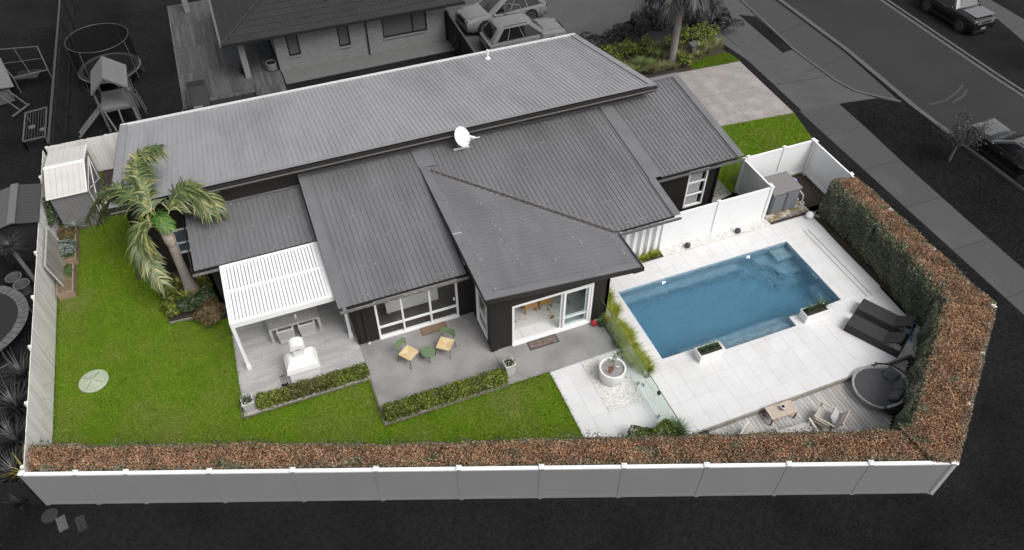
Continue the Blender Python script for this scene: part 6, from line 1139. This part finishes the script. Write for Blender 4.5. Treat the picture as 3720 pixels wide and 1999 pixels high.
# ---------------------------------------------------------------- west yards: runs, coop, shed, flax
rr = thing('rabbit_run', 'low wire and timber animal run against the black fence', 'animal run', (-21.1,22.9,0)); 
for a, b_ in (((-.47,-1.28,.5),(-.47,1.2,.5)),((.47,-1.2,.5),(.47,1.38,.5)),((-.47,1.2,.5),(.47,1.38,.5)),((-.47,-1.28,.5),(.47,-1.2,.5))): MB().bar(a,b_,.06,.05).build('frame_bar', gr3, rr); MB().bar((a[0],a[1],0),a,.05,.05).build('leg', gr3, rr)
for k in range(7): x = -.36+.12*k; MB().bar((x,-1.26,.5),(x,1.26,.5),.012,.012).build('wire', gr1, rr)
for x, y, lab in ((-21.45,23.5,'round pale dish inside the low animal run'),(-20.95,23.1,'crumpled pale sack inside the low animal run')): t = thing('pale_litter', lab, 'dish' if x < -21.2 else 'sack', (x,y,0)); MB().lathe([(.12,0),(.17,.06),(.14,.06),(.10,.02)],n=10).build('bowl', gr2, t)
cg = thing('wire_cage', 'tall wire mesh animal cage beside the pale coop', 'cage', (0,0,0)); C_ = [(-23.4,30.4),(-21.1,29.9),(-20.5,27.2),(-22.1,27.0)]
for i, (x, y) in enumerate(C_):
    q = C_[(i+1)%4]; MB().bar((x,y,0),(x,y,.9),.05,.05).bar((x,y,.9),(*q,.9),.05,.05).build('frame_bar', gr3, cg)
MB().bar((-22.25,30.15,.9),(-21.3,27.1,.9),.03,.03).bar((-22.8,28.7,.9),(-20.8,28.5,.9),.03,.03).build('roof_bar', gr3, cg); MB().add([(x,y,.895) for x,y in C_],[(0,3,2,1)]).build('mesh_roof', netm, cg)
cp_ = thing('animal_coop', 'pale timber clad coop at the left edge beside the cage', 'coop', (-23.6,27.3,0), R(14)); MB().box(-1.0,-1.4,.1,1.0,1.4,.85).build('body', gr3, cp_)
for i in range(11): MB().add([(-1.2,-1.6+.3*i,1.35),(-1.2,-1.6+.3*i+.29,1.35),(1.25,-1.6+.3*i+.29,.95),(1.25,-1.6+.3*i,.95),(-1.2,-1.6+.3*i,1.31),(1.25,-1.6+.3*i,.91)], [(3,2,1,0),(0,4,5,3)]).build('roof_board', gr2, cp_)
MB().bar((1.0,-2.6,.2),(.4,-1.5,.8),.05,.05).bar((1.4,-2.3,.2),(.9,-1.5,.8),.05,.05).bar((.6,-2.9,.15),(1.5,-2.2,.15),.08,.05).build('ladder', gr3, cp_)
tag(MB().prism([(-22.3,29.3),(-21.2,29.1),(-21.4,28.25),(-22.5,28.45)],.02,.06).build('ramp_board', gr3), 'grey board lying on the ground inside the cage', 'board')
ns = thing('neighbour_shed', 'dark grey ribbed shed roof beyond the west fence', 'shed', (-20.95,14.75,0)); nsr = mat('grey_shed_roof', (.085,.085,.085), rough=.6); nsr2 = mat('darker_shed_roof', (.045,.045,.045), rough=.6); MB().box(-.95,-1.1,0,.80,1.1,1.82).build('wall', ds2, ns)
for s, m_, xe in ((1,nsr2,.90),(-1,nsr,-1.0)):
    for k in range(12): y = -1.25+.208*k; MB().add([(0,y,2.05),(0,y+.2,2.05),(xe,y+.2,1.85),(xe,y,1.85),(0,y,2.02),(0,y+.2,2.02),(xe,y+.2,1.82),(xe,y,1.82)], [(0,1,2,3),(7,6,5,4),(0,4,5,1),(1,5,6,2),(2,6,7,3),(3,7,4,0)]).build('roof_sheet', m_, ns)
MB().bar((0,-1.27,2.07),(0,1.27,2.07),.28,.03).build('ridge_cap', mat('pale_ridge', (.13,.13,.13), rough=.5), ns)
df = mat('dark_flax_blades', (.02,.02,.02), island=[(.006,.006,.006),(.016,.016,.016),(.035,.035,.035),(.07,.07,.07)], rough=.45); yf = mat('yellow_flax', (.4,.33,.03), island=[(.22,.22,.03),(.45,.36,.03),(.5,.42,.08)], rough=.5)
for i, (x, y, n, l, z) in enumerate(((-21.0,7.3,150,1.3,0),(-21.1,5.9,170,1.5,0),(-21.05,4.5,170,1.5,0),(-20.95,3.2,170,1.3,0),(-21.9,6.6,120,1.4,0))):
    clump('dark_flax', ['dark flax bush beyond the west fence, beside the big trampoline','dark flax bush beyond the west fence, second from the trampoline','dark flax bush beyond the west fence, middle of the row','dark flax bush at the corner of the west and south fences','dark flax bush at the far left edge behind the others'][i], (x,y,z), n, l, .75, .055, df, 'flax', 'dark flax bushes beyond the west fence')
clump('yellow_flax', 'yellow leaved flax poking over the west fence corner', (-20.42,2.75,0), 24, 1.85, .32, .05, yf, 'flax', up=1.5)
yt = thing('yucca_tree', 'dark spiky yucca tree on a leaning trunk beyond the west fence', 'tree', (-20.75,12.0,0)); MB().cyl((0,0,0),(-.35,.6,1.7),.09,.07,10).build('trunk', gr3, yt); V, F = blades([(-.35,.6,1.7)], 190, .75, 1.0, .04, .55); V2, F2 = blades([(-.35,.6,1.65)], 90, .7, 1.0, .04, -.35); V, F = merge([(V,F),(V2,F2)]); npmesh('crown', V, F, df, yt)
for i, (x, y, lab) in enumerate(((-21.5,12.35,'pale round tub beyond the west fence, farther one'),(-21.2,11.85,'pale round tub beyond the west fence, nearer one'))):
    t = thing('round_tub', lab, 'tub', (x,y,0), 0, 'round tubs beyond the west fence'); MB().lathe([(.22,0),(.28,.42),(.30,.44),(.25,.44),(.22,.06),(.001,.05)],n=22).build('tub', gr3, t, True)
# ---------------------------------------------------------------- foreground bits
t = thing('drain_cover', 'round dark drain cover in the grass below the south fence', 'cover', (-20.1,1.55,.0)); MB().lathe([(.24,0),(.24,.03),(.001,.035)],n=28).build('cover', mat('dark_cover', (.022,.022,.022), (.03,.03,.03), 9, .9), t)
for x, y, m_, lab in ((-19.75,1.15,mat('pale_cover', (.095,.095,.095), rough=.8),'pale grey rectangular meter cover in the dark grass'),(-19.22,.95,mat('dark_cover', (.022,.022,.022)),'dark rectangular cover in the grass beside the pale one')):
    t = thing('meter_cover', lab, 'cover', (x,y,0), R(14)); MB().box(-.13,-.26,0,.13,.26,.025).build('lid', m_, t)
t = paling('dark_fence', 'dark slatted fence at the bottom left corner', (-22.6,2.9), (-20.35,2.05), 1.3, bf, w=.09, rails=True, side=1)
clump('fence_shrub', 'dark shrub over the bottom left fence corner', (-20.75,2.1,0), 120, 1.3, .4, .04, df, 'shrub')
